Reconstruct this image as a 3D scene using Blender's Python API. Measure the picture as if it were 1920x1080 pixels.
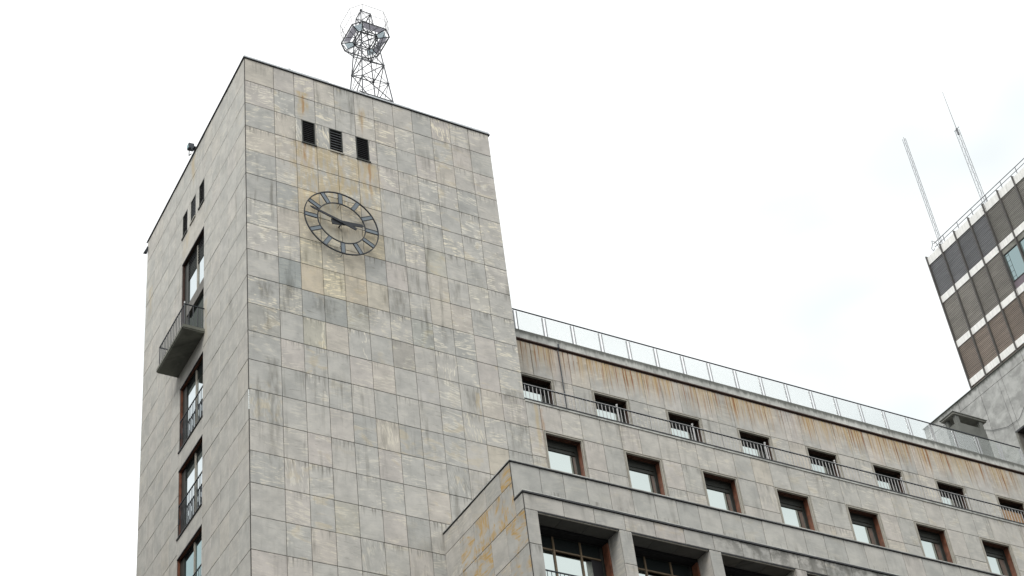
import bpy, bmesh, math, random
from mathutils import Vector, Matrix
random.seed(7)
scene = bpy.context.scene
for o in list(bpy.data.objects):
    bpy.data.objects.remove(o)
R = math.radians

# ------------------------------------------------------------------ camera
cam_d = bpy.data.cameras.new('camera')
cam = bpy.data.objects.new('camera', cam_d)
scene.collection.objects.link(cam)
cam.matrix_world = (Matrix.Translation((-16.4265, -40.0, 1.6)) @ Matrix.Rotation(R(-27.771), 4, 'Z')
                    @ Matrix.Rotation(R(126.66), 4, 'X') @ Matrix.Rotation(R(-4.007), 4, 'Z'))
cam_d.sensor_fit = 'HORIZONTAL'
cam_d.sensor_width = 36.0
cam_d.lens = 3082.6 / 1920 * 36
cam_d.shift_x = (960 - 702) / 1920
cam_d.shift_y = (773.4 - 540) / 1920
cam_d.clip_end = 5000
scene.camera = cam

# ------------------------------------------------------------------ world: overcast sky
SUN_DIR = Vector((-0.62, -0.42, 0.72)).normalized()
world = bpy.data.worlds.new('World')
scene.world = world
world.use_nodes = True
wn, wl = world.node_tree.nodes, world.node_tree.links
wn.clear()
w_out = wn.new('ShaderNodeOutputWorld')
w_bg = wn.new('ShaderNodeBackground')
w_sky = wn.new('ShaderNodeTexSky')
w_sky.sky_type = 'NISHITA'
w_sky.sun_disc = False
w_sky.sun_elevation = math.asin(SUN_DIR.z)
w_sky.sun_rotation = math.atan2(SUN_DIR.x, SUN_DIR.y)
w_sky.air_density = 1.2
w_sky.dust_density = 2.0
w_tc = wn.new('ShaderNodeTexCoord')
w_map = wn.new('ShaderNodeMapping')
w_map.inputs['Scale'].default_value = (1.0, 1.0, 2.2)
w_noise = wn.new('ShaderNodeTexNoise')
w_noise.inputs['Scale'].default_value = 2.3
w_noise.inputs['Detail'].default_value = 4
w_ramp = wn.new('ShaderNodeValToRGB')
w_ramp.color_ramp.elements[0].position = 0.34
w_ramp.color_ramp.elements[0].color = (8.15, 8.65, 8.75, 1)
w_ramp.color_ramp.elements[1].position = 0.65
w_ramp.color_ramp.elements[1].color = (12.2, 12.25, 12.2, 1)
w_e = w_ramp.color_ramp.elements.new(0.47)
w_e.color = (10.9, 11.1, 11.1, 1)
w_mix = wn.new('ShaderNodeMixRGB')
w_mix.inputs['Fac'].default_value = 0.96
w_bg.inputs['Strength'].default_value = 0.1
wl.new(w_tc.outputs['Generated'], w_map.inputs['Vector'])
wl.new(w_map.outputs['Vector'], w_noise.inputs['Vector'])
wl.new(w_noise.outputs['Fac'], w_ramp.inputs['Fac'])
wl.new(w_sky.outputs['Color'], w_mix.inputs['Color1'])
wl.new(w_ramp.outputs['Color'], w_mix.inputs['Color2'])
wl.new(w_mix.outputs['Color'], w_bg.inputs['Color'])
wl.new(w_bg.outputs['Background'], w_out.inputs['Surface'])

sun_d = bpy.data.lights.new('sun', 'SUN')
sun_d.energy = 1.5
sun_d.angle = R(25)
sun_d.color = (1.0, 0.97, 0.93)
sun = bpy.data.objects.new('sun', sun_d)
sun.rotation_euler = SUN_DIR.to_track_quat('Z', 'Y').to_euler()
scene.collection.objects.link(sun)

scene.view_settings.view_transform = 'Standard'
scene.view_settings.look = 'None'
scene.view_settings.exposure = 0.22
scene.view_settings.gamma = 1.0
scene.view_settings.use_curve_mapping = False
scene.render.engine = 'CYCLES'

# ------------------------------------------------------------------ node helper
class NT:
    def __init__(self, name):
        self.m = bpy.data.materials.new(name)
        self.m.use_nodes = True
        self.n = self.m.node_tree.nodes
        self.l = self.m.node_tree.links
        self.n.clear()
        self.out = self.n.new('ShaderNodeOutputMaterial')
        self.b = self.n.new('ShaderNodeBsdfPrincipled')
        self.l.new(self.b.outputs[0], self.out.inputs['Surface'])

    def put(self, sock, v):
        if v is None:
            return
        if isinstance(v, bpy.types.NodeSocket):
            self.l.new(v, sock)
        elif isinstance(v, (tuple, list)) and len(v) == 3 and len(sock.default_value) == 4:
            sock.default_value = (*v, 1)
        else:
            sock.default_value = v

    def math(self, op, a, b=0.0, c=None, clamp=False):
        x = self.n.new('ShaderNodeMath'); x.operation = op; x.use_clamp = clamp
        self.put(x.inputs[0], a); self.put(x.inputs[1], b)
        if c is not None:
            self.put(x.inputs[2], c)
        return x.outputs[0]

    def ss(self, v, a, b):
        x = self.n.new('ShaderNodeMapRange'); x.interpolation_type = 'SMOOTHSTEP'
        self.put(x.inputs[0], v); self.put(x.inputs[1], a); self.put(x.inputs[2], b)
        return x.outputs[0]

    def mix(self, f, a, b, mode='MIX'):
        x = self.n.new('ShaderNodeMixRGB'); x.blend_type = mode
        self.put(x.inputs[0], f); self.put(x.inputs[1], a); self.put(x.inputs[2], b)
        return x.outputs[0]

    def comb(self, x_, y_, z_=0.0):
        x = self.n.new('ShaderNodeCombineXYZ')
        self.put(x.inputs[0], x_); self.put(x.inputs[1], y_); self.put(x.inputs[2], z_)
        return x.outputs[0]

    def noise(self, vec, scale=1.0, detail=3.0, rough=0.55, dist=0.0):
        x = self.n.new('ShaderNodeTexNoise')
        self.put(x.inputs['Vector'], vec)
        x.inputs['Scale'].default_value = scale
        x.inputs['Detail'].default_value = detail
        x.inputs['Roughness'].default_value = rough
        x.inputs['Distortion'].default_value = dist
        return x.outputs['Fac']

    def white(self, v, off=0.0):
        x = self.n.new('ShaderNodeTexWhiteNoise'); x.noise_dimensions = '1D'
        self.put(x.inputs['W'], self.math('ADD', v, off))
        return x.outputs['Value']

    def ramp(self, f, stops, interp='LINEAR'):
        x = self.n.new('ShaderNodeValToRGB')
        x.color_ramp.interpolation = interp
        e = x.color_ramp.elements
        e[0].position, e[0].color = stops[0][0], (*stops[0][1], 1)
        e[1].position, e[1].color = stops[-1][0], (*stops[-1][1], 1)
        for p, c in stops[1:-1]:
            k = e.new(p); k.color = (*c, 1)
        self.put(x.inputs[0], f)
        return x.outputs[0]

    def bump(self, h, strength=0.3, dist=0.01):
        x = self.n.new('ShaderNodeBump')
        x.inputs['Strength'].default_value = strength
        x.inputs['Distance'].default_value = dist
        self.put(x.inputs['Height'], h)
        self.l.new(x.outputs[0], self.b.inputs['Normal'])

    def pos(self):
        g = self.n.new('ShaderNodeNewGeometry')
        s = self.n.new('ShaderNodeSeparateXYZ')
        self.l.new(g.outputs['Position'], s.inputs[0])
        return g, s.outputs[0], s.outputs[1], s.outputs[2]


def stone(name, tone=1.0, streaks=1.0, rust=None, ochre=0.0, grime=1.0, warm=0.0, block_stain=None, cool=0.0, dark_top=None):
    """Travertine facing: per-slab tone, pale and yellow bedding streaks, pits, soot runs and rust runs."""
    t = NT(name)
    g, x, y, z = t.pos()
    u = t.math('ADD', x, y)
    oi = t.n.new('ShaderNodeObjectInfo')
    rnd = t.math('FRACT', t.math('ADD', t.math('MULTIPLY', oi.outputs['Random'], 17.31),
                                 t.math('MULTIPLY', g.outputs['Random Per Island'], 5.73)))
    r1, r2, r3, r4, r5 = [t.white(rnd, k) for k in (1.1, 2.3, 3.7, 4.9, 6.1)]
    # slab coordinates, bedding turned a little per slab (a few slabs have it upright)
    ang = t.math('ADD', t.math('MULTIPLY', t.math('SUBTRACT', r1, 0.5), 0.32), 0.0)
    ang = t.math('ADD', ang, t.math('MULTIPLY', t.math('GREATER_THAN', r2, 0.92), 1.45))
    off = t.math('MULTIPLY', rnd, 200.0)
    rot = t.n.new('ShaderNodeVectorRotate'); rot.rotation_type = 'Z_AXIS'
    t.put(rot.inputs['Vector'], t.comb(u, z, 0.0)); t.put(rot.inputs['Angle'], ang)
    sp = t.n.new('ShaderNodeSeparateXYZ'); t.l.new(rot.outputs[0], sp.inputs[0])
    v1 = t.comb(t.math('ADD', t.math('MULTIPLY', sp.outputs[0], 2.4), off), t.math('ADD', t.math('MULTIPLY', sp.outputs[1], 17.0), off), off)
    veins = t.noise(v1, 1.0, 5.0, 0.6, 0.6)
    v2 = t.comb(t.math('ADD', t.math('MULTIPLY', sp.outputs[0], 1.3), off), t.math('ADD', t.math('MULTIPLY', sp.outputs[1], 2.0), off), off)
    patch = t.noise(v2, 1.0, 4.0, 0.6, 0.8)
    v3 = t.comb(t.math('MULTIPLY', sp.outputs[0], 6.0), t.math('ADD', t.math('MULTIPLY', sp.outputs[1], 55.0), off), off)
    fine = t.noise(v3, 1.0, 4.0, 0.65)
    base = t.ramp(r3, [(0.0, (0.395, 0.398, 0.385)), (0.15, (0.430, 0.430, 0.412)), (0.45, (0.452, 0.448, 0.427)),
                       (0.7, (0.468, 0.456, 0.430)), (0.88, (0.480, 0.455, 0.432)), (0.96, (0.490, 0.462, 0.412)), (1.0, (0.472, 0.466, 0.452))])
    if cool:
        base = t.mix(cool, base, (0.45, 0.452, 0.430))
    if warm:
        base = t.mix(warm, base, (0.42, 0.36, 0.27))
    # soft cloudiness across each slab
    cl = t.ss(t.noise(t.comb(t.math('ADD', t.math('MULTIPLY', u, 1.7), off), t.math('MULTIPLY', z, 1.7), off), 1.0, 4.0, 0.6), 0.3, 0.7)
    col = t.mix(1.0, base, t.mix(cl, (0.86, 0.865, 0.865), (1.09, 1.085, 1.075)), 'MULTIPLY')
    col = t.mix(1.0, col, t.mix(fine, (0.93, 0.93, 0.93), (1.07, 1.07, 1.07)), 'MULTIPLY')
    # pale streaks
    pm = t.math('MULTIPLY', t.ss(veins, 0.505, 0.555), t.ss(patch, 0.46, 0.56))
    pm = t.math('MULTIPLY', pm, t.math('ADD', t.math('MULTIPLY', t.ss(z, 31.0, 43.0), 0.5), 0.5))
    pm = t.math('MULTIPLY', pm, t.math('MULTIPLY', t.math('ADD', t.math('MULTIPLY', t.ss(r4, 0.1, 0.9), 0.75 * streaks), 0.15 * streaks), 1.0))
    col = t.mix(pm, col, t.mix(r5, (0.74, 0.69, 0.56), (0.72, 0.71, 0.65)))
    # dark bedding lines
    dm = t.math('MULTIPLY', t.ss(veins, 0.40, 0.31), t.math('MULTIPLY', t.ss(patch, 0.62, 0.48), 0.45 * streaks))
    col = t.mix(dm, col, (0.20, 0.195, 0.17))
    # yellow iron clouds
    ym = t.math('MULTIPLY', t.ss(patch, 0.52, 0.66), t.math('MULTIPLY', t.ss(r5, 0.45, 1.0), 0.45 * streaks))
    col = t.mix(ym, col, (0.52, 0.445, 0.30))
    if ochre:
        om = t.math('MULTIPLY', t.ss(patch, 0.44, 0.66), t.math('MULTIPLY', t.ss(r2, 0.25, 0.75), ochre))
        om = t.math('MULTIPLY', om, t.ss(veins, 0.25, 0.70))
        col = t.mix(om, col, (0.47, 0.315, 0.12))
    # pits
    vo = t.n.new('ShaderNodeTexVoronoi'); vo.feature = 'F1'
    t.put(vo.inputs['Vector'], t.comb(t.math('MULTIPLY', u, 6.0), t.math('MULTIPLY', z, 13.0), off))
    pit = t.math('MULTIPLY', t.ss(vo.outputs['Distance'], 0.17, 0.07), t.math('MULTIPLY', t.ss(patch, 0.5, 0.62), t.ss(r1, 0.55, 0.8)))
    col = t.mix(t.math('MULTIPLY', pit, 0.75), col, (0.10, 0.085, 0.06))
    # soot runs, continuous down the wall
    sv = t.comb(t.math('MULTIPLY', u, 3.4), t.math('MULTIPLY', z, 0.34), 3.0)
    soot = t.ss(t.noise(sv, 1.0, 5.0, 0.62, 0.2), 0.50, 0.70)
    lump = t.ss(t.noise(t.comb(t.math('MULTIPLY', u, 0.35), t.math('MULTIPLY', z, 0.3), 9.0), 1.0, 3.0), 0.42, 0.62)
    sm = t.math('MULTIPLY', t.math('MULTIPLY', soot, lump), 0.42 * grime)
    col = t.mix(sm, col, (0.155, 0.15, 0.13))
    # dirt hanging below each joint
    zz = t.math('FRACT', t.math('DIVIDE', t.math('SUBTRACT', 51.3, z), 1.2532))
    drip = t.math('MULTIPLY', t.ss(zz, 0.38, 0.0), t.ss(t.noise(t.comb(t.math('MULTIPLY', u, 13.0), t.math('MULTIPLY', z, 0.8), off), 1.0, 3.0), 0.48, 0.68))
    col = t.mix(t.math('MULTIPLY', drip, t.math('MULTIPLY', t.ss(r2, 0.2, 0.85), 0.5 * grime)), col, (0.16, 0.155, 0.14))
    # stains with their own place on the wall: (u centre, z top, half width, length, strength)
    for (uc, zt, hw, ln, st, cc) in (block_stain or []):
        wob = t.math('MULTIPLY', t.math('SUBTRACT', t.noise(t.comb(t.math('MULTIPLY', u, 2.0), t.math('MULTIPLY', z, 2.0), uc), 1.0, 3.0), 0.5), hw * 1.6)
        du = t.math('ABSOLUTE', t.math('SUBTRACT', t.math('ADD', u, wob), uc))
        mh = t.ss(du, hw, hw * 0.35)
        dz = t.math('SUBTRACT', zt, z)
        mv = t.math('MULTIPLY', t.ss(dz, -0.02, 0.08), t.ss(dz, ln, ln * 0.3))
        stv = t.ss(t.noise(t.comb(t.math('MULTIPLY', u, 7.0), t.math('MULTIPLY', z, 1.2), uc), 1.0, 4.0), 0.3, 0.62)
        col = t.mix(t.math('MULTIPLY', t.math('MULTIPLY', mh, mv), t.math('MULTIPLY', stv, st)), col, cc)
    if rust:
        zt, ln, st = rust
        dz = t.math('SUBTRACT', zt, z)
        big = t.noise(t.comb(t.math('MULTIPLY', x, 0.55), 0.0, 5.0), 1.0, 3.0)
        le = t.math('MULTIPLY', t.noise(t.comb(t.math('MULTIPLY', x, 5.5), t.math('MULTIPLY', z, 0.15), 2.0), 1.0, 5.0, 0.7), ln * 2.1)
        run = t.ss(t.math('SUBTRACT', le, dz), 0.1 * ln, 1.1 * ln)
        run = t.math('MULTIPLY', run, t.ss(big, 0.38, 0.52))
        hair = t.ss(t.noise(t.comb(t.math('MULTIPLY', x, 16.0), t.math('MULTIPLY', z, 0.3), 7.0), 1.0, 3.0), 0.40, 0.62)
        yel = t.math('MULTIPLY', run, t.math('ADD', t.math('MULTIPLY', hair, 0.55), 0.45))
        col = t.mix(t.math('MULTIPLY', yel, 0.58 * st), col, (0.47, 0.34, 0.16))
        red = t.math('MULTIPLY', t.ss(t.noise(t.comb(t.math('MULTIPLY', x, 9.0), t.math('MULTIPLY', z, 0.12), 1.0), 1.0, 4.0, 0.7), 0.50, 0.62),
                     t.ss(dz, ln * 1.0, ln * 0.15))
        red = t.math('MULTIPLY', red, t.ss(big, 0.30, 0.5))
        col = t.mix(t.math('MULTIPLY', red, 0.75 * st), col, (0.25, 0.11, 0.045))
        blk = t.math('MULTIPLY', t.ss(t.noise(t.comb(t.math('MULTIPLY', x, 7.0), t.math('MULTIPLY', z, 0.1), 31.0), 1.0, 4.0, 0.7), 0.58, 0.68), t.ss(dz, ln * 2.0, ln * 0.4))
        col = t.mix(t.math('MULTIPLY', blk, 0.5 * st), col, (0.13, 0.10, 0.07))
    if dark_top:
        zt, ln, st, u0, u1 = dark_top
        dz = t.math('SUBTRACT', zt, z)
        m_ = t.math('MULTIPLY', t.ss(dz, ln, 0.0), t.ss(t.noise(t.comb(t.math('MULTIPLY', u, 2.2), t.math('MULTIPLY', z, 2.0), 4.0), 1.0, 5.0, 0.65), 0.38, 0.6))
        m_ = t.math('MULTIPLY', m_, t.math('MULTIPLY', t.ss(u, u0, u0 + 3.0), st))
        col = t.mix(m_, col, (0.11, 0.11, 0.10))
    col = t.mix(1.0, col, oi.outputs['Color'], 'MULTIPLY')
    col = t.mix(1.0, col, (tone * 1.035, tone * 1.025, tone * 1.005), 'MULTIPLY')
    t.put(t.b.inputs['Base Color'], col)
    t.b.inputs['Roughness'].default_value = 0.82
    t.b.inputs['Specular IOR Level'].default_value = 0.3
    t.bump(t.math('ADD', t.math('MULTIPLY', veins, 0.7), t.math('MULTIPLY', fine, 0.5)), 0.35, 0.012)
    return t.m


def plain(name, c, rough=0.6, metal=0.0, var=0.12, scale=3.0, c2=None, spec=0.4, vert=False):
    t = NT(name)
    g, x, y, z = t.pos()
    v = t.comb(t.math('MULTIPLY', t.math('ADD', x, y), 3.0 if vert else 1.0), t.math('MULTIPLY', y, 1.0), t.math('MULTIPLY', z, 0.4 if vert else 1.0))
    n = t.noise(v, scale, 5.0, 0.6)
    a = tuple(k * (1 - var) for k in c)
    b = c2 or tuple(min(1, k * (1 + var)) for k in c)
    t.put(t.b.inputs['Base Color'], t.mix(t.ss(n, 0.3, 0.7), a, b))
    t.b.inputs['Roughness'].default_value = rough
    t.b.inputs['Metallic'].default_value = metal
    t.b.inputs['Specular IOR Level'].default_value = spec
    return t.m


def glass_mirror(name, tint, refl=0.62, inner=(0.02, 0.024, 0.024), rough=0.02):
    """Window pane: sky reflection over a dark room."""
    t = NT(name)
    g, x, y, z = t.pos()
    gl = t.n.new('ShaderNodeBsdfGlossy')
    gl.inputs['Roughness'].default_value = rough
    gl.inputs['Color'].default_value = (*tint, 1)
    df = t.n.new('ShaderNodeBsdfDiffuse')
    df.inputs['Color'].default_value = (*inner, 1)
    fr = t.n.new('ShaderNodeLayerWeight'); fr.inputs['Blend'].default_value = 0.45
    f = t.math('ADD', t.math('MULTIPLY', fr.outputs['Fresnel'], 0.35), refl, clamp=True)
    bp = t.n.new('ShaderNodeBump'); bp.inputs['Strength'].default_value = 0.05; bp.inputs['Distance'].default_value = 0.02
    t.l.new(t.noise(t.comb(x, y, z), 1.1, 2.0), bp.inputs['Height'])
    t.l.new(bp.outputs[0], gl.inputs['Normal'])
    m = t.n.new('ShaderNodeMixShader')
    t.l.new(f, m.inputs[0]); t.l.new(df.outputs[0], m.inputs[1]); t.l.new(gl.outputs[0], m.inputs[2])
    t.n.remove(t.b)
    t.l.new(m.outputs[0], t.out.inputs['Surface'])
    return t.m


def glass_clear(name):
    """See-through balustrade glass with a pale mix standing in for reflected sky."""
    t = NT(name)
    tr = t.n.new('ShaderNodeBsdfTransparent'); tr.inputs['Color'].default_value = (0.99, 1.0, 0.995, 1)
    gl = t.n.new('ShaderNodeBsdfGlossy'); gl.inputs['Roughness'].default_value = 0.03
    df = t.n.new('ShaderNodeBsdfDiffuse'); df.inputs['Color'].default_value = (0.75, 0.8, 0.8, 1)
    tl = t.n.new('ShaderNodeBsdfTranslucent'); tl.inputs['Color'].default_value = (0.8, 0.85, 0.85, 1)
    m0 = t.n.new('ShaderNodeMixShader'); m0.inputs[0].default_value = 0.6
    t.l.new(df.outputs[0], m0.inputs[1]); t.l.new(tl.outputs[0], m0.inputs[2])
    m1 = t.n.new('ShaderNodeMixShader'); m1.inputs[0].default_value = 0.11  # whitish mix imitates bright sky reflected in the glass
    t.l.new(tr.outputs[0], m1.inputs[1]); t.l.new(m0.outputs[0], m1.inputs[2])
    fr = t.n.new('ShaderNodeLayerWeight'); fr.inputs['Blend'].default_value = 0.35
    m2 = t.n.new('ShaderNodeMixShader')
    f = t.math('ADD', t.math('MULTIPLY', fr.outputs['Fresnel'], 0.22), 0.03, clamp=True)
    t.l.new(f, m2.inputs[0]); t.l.new(m1.outputs[0], m2.inputs[1]); t.l.new(gl.outputs[0], m2.inputs[2])
    t.n.remove(t.b)
    t.l.new(m2.outputs[0], t.out.inputs['Surface'])
    return t.m


def concrete(name, c=(0.30, 0.30, 0.285), dark=0.5, drips=None, scale=1.0):
    t = NT(name)
    g, x, y, z = t.pos()
    p = t.comb(x, y, z)
    n1 = t.noise(p, 0.9 * scale, 6.0, 0.62, 0.4)
    n2 = t.noise(p, 5.0 * scale, 5.0, 0.65)
    u = t.math('ADD', x, y)
    col = t.mix(t.ss(n1, 0.34, 0.66), tuple(k * 0.78 for k in c), tuple(k * 1.22 for k in c))
    col = t.mix(1.0, col, t.mix(n2, (0.86, 0.86, 0.86), (1.14, 1.14, 1.14)), 'MULTIPLY')
    sk = t.ss(t.noise(t.comb(t.math('MULTIPLY', u, 4.0), t.math('MULTIPLY', z, 0.5), 2.0), 1.0, 5.0, 0.65), 0.5, 0.68)
    col = t.mix(t.math('MULTIPLY', sk, dark), col, tuple(k * 0.4 for k in c))
    pale = t.ss(t.noise(p, 2.3 * scale, 6.0, 0.7, 0.5), 0.60, 0.72)
    col = t.mix(t.math('MULTIPLY', pale, 0.45), col, tuple(min(1, k * 1.7) for k in c))
    if drips:
        zt, ln, st = drips
        dz = t.math('SUBTRACT', zt, z)
        le = t.math('MULTIPLY', t.noise(t.comb(t.math('MULTIPLY', u, 5.0), 0.0, 12.0), 1.0, 5.0, 0.75), ln * 2.0)
        m_ = t.ss(t.math('SUBTRACT', le, dz), 0.0, ln * 0.7)
        col = t.mix(t.math('MULTIPLY', m_, st), col, (0.09, 0.095, 0.085))
    t.put(t.b.inputs['Base Color'], col)
    t.b.inputs['Roughness'].default_value = 0.9
    t.b.inputs['Specular IOR Level'].default_value = 0.25
    t.bump(n2, 0.4, 0.02)
    return t.m

YEL = (0.46, 0.36, 0.19)
RST = (0.33, 0.17, 0.06)
SOOT = (0.16, 0.155, 0.135)
M = {}
M['stone_front'] = stone('travertine_front', streaks=1.0, grime=1.6, block_stain=[
    (3.1, 47.6, 1.6, 5.2, 0.62, YEL), (4.9, 47.5, 0.9, 4.6, 0.55, YEL), (2.45, 50.4, 0.30, 1.9, 0.75, YEL), (2.45, 50.2, 0.07, 2.0, 0.8, RST),
    (2.45, 47.55, 0.10, 1.7, 0.7, RST), (4.98, 50.6, 0.22, 1.7, 0.5, YEL), (4.98, 50.5, 0.06, 1.8, 0.6, RST), (5.15, 47.5, 0.08, 2.4, 0.6, RST),
    (3.9, 46.9, 0.2, 3.0, 0.5, YEL), (0.7, 39.9, 0.35, 1.1, 0.7, SOOT), (3.0, 39.9, 0.6, 1.3, 0.55, SOOT), (5.9, 41.2, 0.7, 1.6, 0.6, SOOT),
    (4.6, 40.0, 0.7, 1.0, 0.35, SOOT), (0.9, 36.6, 0.3, 7.0, 0.5, SOOT), (8.6, 37.4, 0.35, 1.8, 0.5, SOOT), (8.9, 33.6, 0.4, 3.0, 0.45, SOOT),
    (10.4, 37.9, 0.5, 5.0, 0.45, SOOT), (8.85, 37.3, 0.12, 1.6, 0.6, YEL)])
M['stone_side'] = stone('travertine_side', streaks=0.30, cool=0.6, grime=0.8, tone=1.06, block_stain=[
    (5.65, 51.2, 0.28, 2.2, 0.55, YEL), (6.4, 47.4, 0.5, 1.3, 0.35, YEL), (4.1, 42.2, 0.25, 3.0, 0.35, YEL), (10.8, 48.2, 0.35, 2.2, 0.4, YEL)])
M['stone_wing'] = stone('travertine_wing', streaks=0.6, cool=0.15, warm=0.06, grime=1.3, block_stain=[(11.3, 38.0, 0.12, 5.0, 0.5, YEL), (11.5, 37.3, 0.1, 4.0, 0.5, RST)])
M['stone_rust'] = stone('travertine_rust', streaks=0.4, rust=(41.62, 1.6, 1.5), warm=0.0, grime=1.1)
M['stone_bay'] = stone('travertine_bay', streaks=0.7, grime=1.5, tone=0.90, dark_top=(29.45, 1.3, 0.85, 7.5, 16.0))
M['stone_bay_top'] = stone('travertine_bay_top', streaks=0.35, cool=0.3, grime=1.3, tone=0.92)
M['stone_bay_side'] = stone('travertine_bay_side', streaks=0.8, ochre=1.5, cool=0.3, grime=1.0, tone=0.9)
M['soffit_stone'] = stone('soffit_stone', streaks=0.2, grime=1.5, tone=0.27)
M['mortar'] = plain('mortar', (0.07, 0.066, 0.06), 0.95)
M['core'] = plain('wall_core', (0.20, 0.195, 0.18), 0.95)
M['flash'] = plain('dark_flashing', (0.035, 0.037, 0.04), 0.55)
M['cap'] = plain('pale_cap', (0.55, 0.58, 0.60), 0.5)
M['iron'] = plain('dark_iron', (0.035, 0.042, 0.05), 0.5, 0.3)
M['clock_iron'] = plain('clock_iron', (0.022, 0.026, 0.032), 0.45, 0.2)
M['clock_face'] = plain('clock_marker', (0.155, 0.185, 0.21), 0.45, 0.0)
M['galv'] = plain('galvanised', (0.10, 0.105, 0.115), 0.5, 0.35)
M['galv_pale'] = plain('galvanised_pale', (0.42, 0.43, 0.44), 0.5, 0.2)
M['mast_grey'] = plain('mast_grey', (0.17, 0.17, 0.18), 0.5, 0.1)
M['mauve'] = plain('mauve_panel', (.16, .13, .15), .6)
def sheet(name, c, c2):
    t = NT(name)
    tl = t.n.new('ShaderNodeBsdfTranslucent'); tl.inputs['Color'].default_value = (*c, 1)
    df = t.n.new('ShaderNodeBsdfDiffuse'); df.inputs['Color'].default_value = (*c2, 1)
    m_ = t.n.new('ShaderNodeMixShader'); m_.inputs[0].default_value = .5
    t.l.new(tl.outputs[0], m_.inputs[1]); t.l.new(df.outputs[0], m_.inputs[2])
    t.n.remove(t.b); t.l.new(m_.outputs[0], t.out.inputs['Surface'])
    return t.m
M['mesh_deck'] = sheet('deck_plate', (0.70, 0.70, 0.74), (0.5, 0.48, 0.52))
M['deck_sheet'] = sheet('deck_sheet', (0.85, 0.92, 0.95), (0.7, 0.75, 0.78))
M['wood'] = plain('red_brown_wood', (0.165, 0.066, 0.038), 0.5, 0.0, 0.35, 4.0)
M['wood_dark'] = plain('dark_wood', (0.055, 0.030, 0.022), 0.55, 0.0, 0.3, 4.0)
M['frame'] = plain('dark_steel_frame', (0.045, 0.048, 0.042), 0.5, 0.2)
M['frame_tan'] = plain('bronze_frame', (0.20, 0.15, 0.095), 0.5, 0.2)
M['frame_pale'] = plain('pale_frame', (0.36, 0.34, 0.29), 0.5)
M['slat'] = plain('shutter_slat', (0.018, 0.018, 0.021), 0.6)
M['slat_wide'] = plain('louvre_blade', (0.17, 0.18, 0.19), 0.55, 0.1)
M['room'] = plain('dark_room', (0.010, 0.010, 0.011), 0.9)
M['glass'] = glass_mirror('window_glass', (0.86, 0.95, 0.92), 0.60)
M['glass_side'] = glass_mirror('side_window_glass', (0.86, 0.93, 0.95), 0.62)
M['glass_dark'] = glass_mirror('upper_pane_glass', (0.5, 0.55, 0.5), 0.02)
M['glass_tower'] = glass_mirror('tower_window_glass', (0.60, 0.78, 0.80), 0.38)
M['glass_rail'] = glass_clear('balustrade_glass')
M['rail_pale'] = plain('pale_painted_rail', (0.47, 0.47, 0.465), 0.5)
M['blind'] = plain('white_blind', (0.74, 0.78, 0.76), 0.7)
M['conc'] = concrete('parapet_concrete', (0.47, 0.475, 0.445), 0.55, drips=(42.14, 0.30, 0.85))
M['conc_gable'] = concrete('gable_concrete', (0.38, 0.385, 0.37), 0.18, drips=(50.80, 0.30, 0.95), scale=1.7)
M['conc_slab'] = concrete('slab_concrete', (0.23, 0.23, 0.205), 0.4)
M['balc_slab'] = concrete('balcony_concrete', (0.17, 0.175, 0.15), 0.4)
M['white_band'] = plain('white_band', (0.80, 0.80, 0.77), 0.6, 0.0, 0.10, 2.0, vert=True)
M['fin'] = plain('dark_fin', (0.085, 0.08, 0.075), 0.55)
M['tower_core'] = plain('tower_core', (0.06, 0.055, 0.05), 0.9)
M['roofing'] = plain('roofing', (0.22, 0.22, 0.21), 0.9)
M['asphalt'] = plain('asphalt', (0.05, 0.05, 0.052), 0.9, 0, 0.25, 8.0)
M['paving'] = plain('paving', (0.22, 0.215, 0.20), 0.9, 0, 0.15, 1.0)
M['paint'] = plain('road_paint', (0.7, 0.7, 0.68), 0.7)
M['plaster'] = plain('neighbour_plaster', (0.12, 0.11, 0.10), 0.9, 0, 0.2, 0.5)


def louvre_mat():
    t = NT('corrugated_panel')
    g, x, y, z = t.pos()
    oi = t.n.new('ShaderNodeObjectInfo')
    n = t.noise(t.comb(t.math('MULTIPLY', y, 0.8), t.math('MULTIPLY', z, 9.0), oi.outputs['Random']), 1.0, 4.0, 0.7)
    n2 = t.noise(t.comb(x, y, z), 1.3, 5.0)
    col = t.mix(t.ss(n, 0.3, 0.7), (0.80, 0.80, 0.80), (1.25, 1.25, 1.25))
    col = t.mix(1.0, col, t.mix(n2, (0.85, 0.85, 0.85), (1.15, 1.15, 1.15)), 'MULTIPLY')
    col = t.mix(1.0, col, oi.outputs['Color'], 'MULTIPLY')
    t.put(t.b.inputs['Base Color'], col)
    t.b.inputs['Roughness'].default_value = 0.7
    return t.m
M['corrugated'] = louvre_mat()

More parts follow.
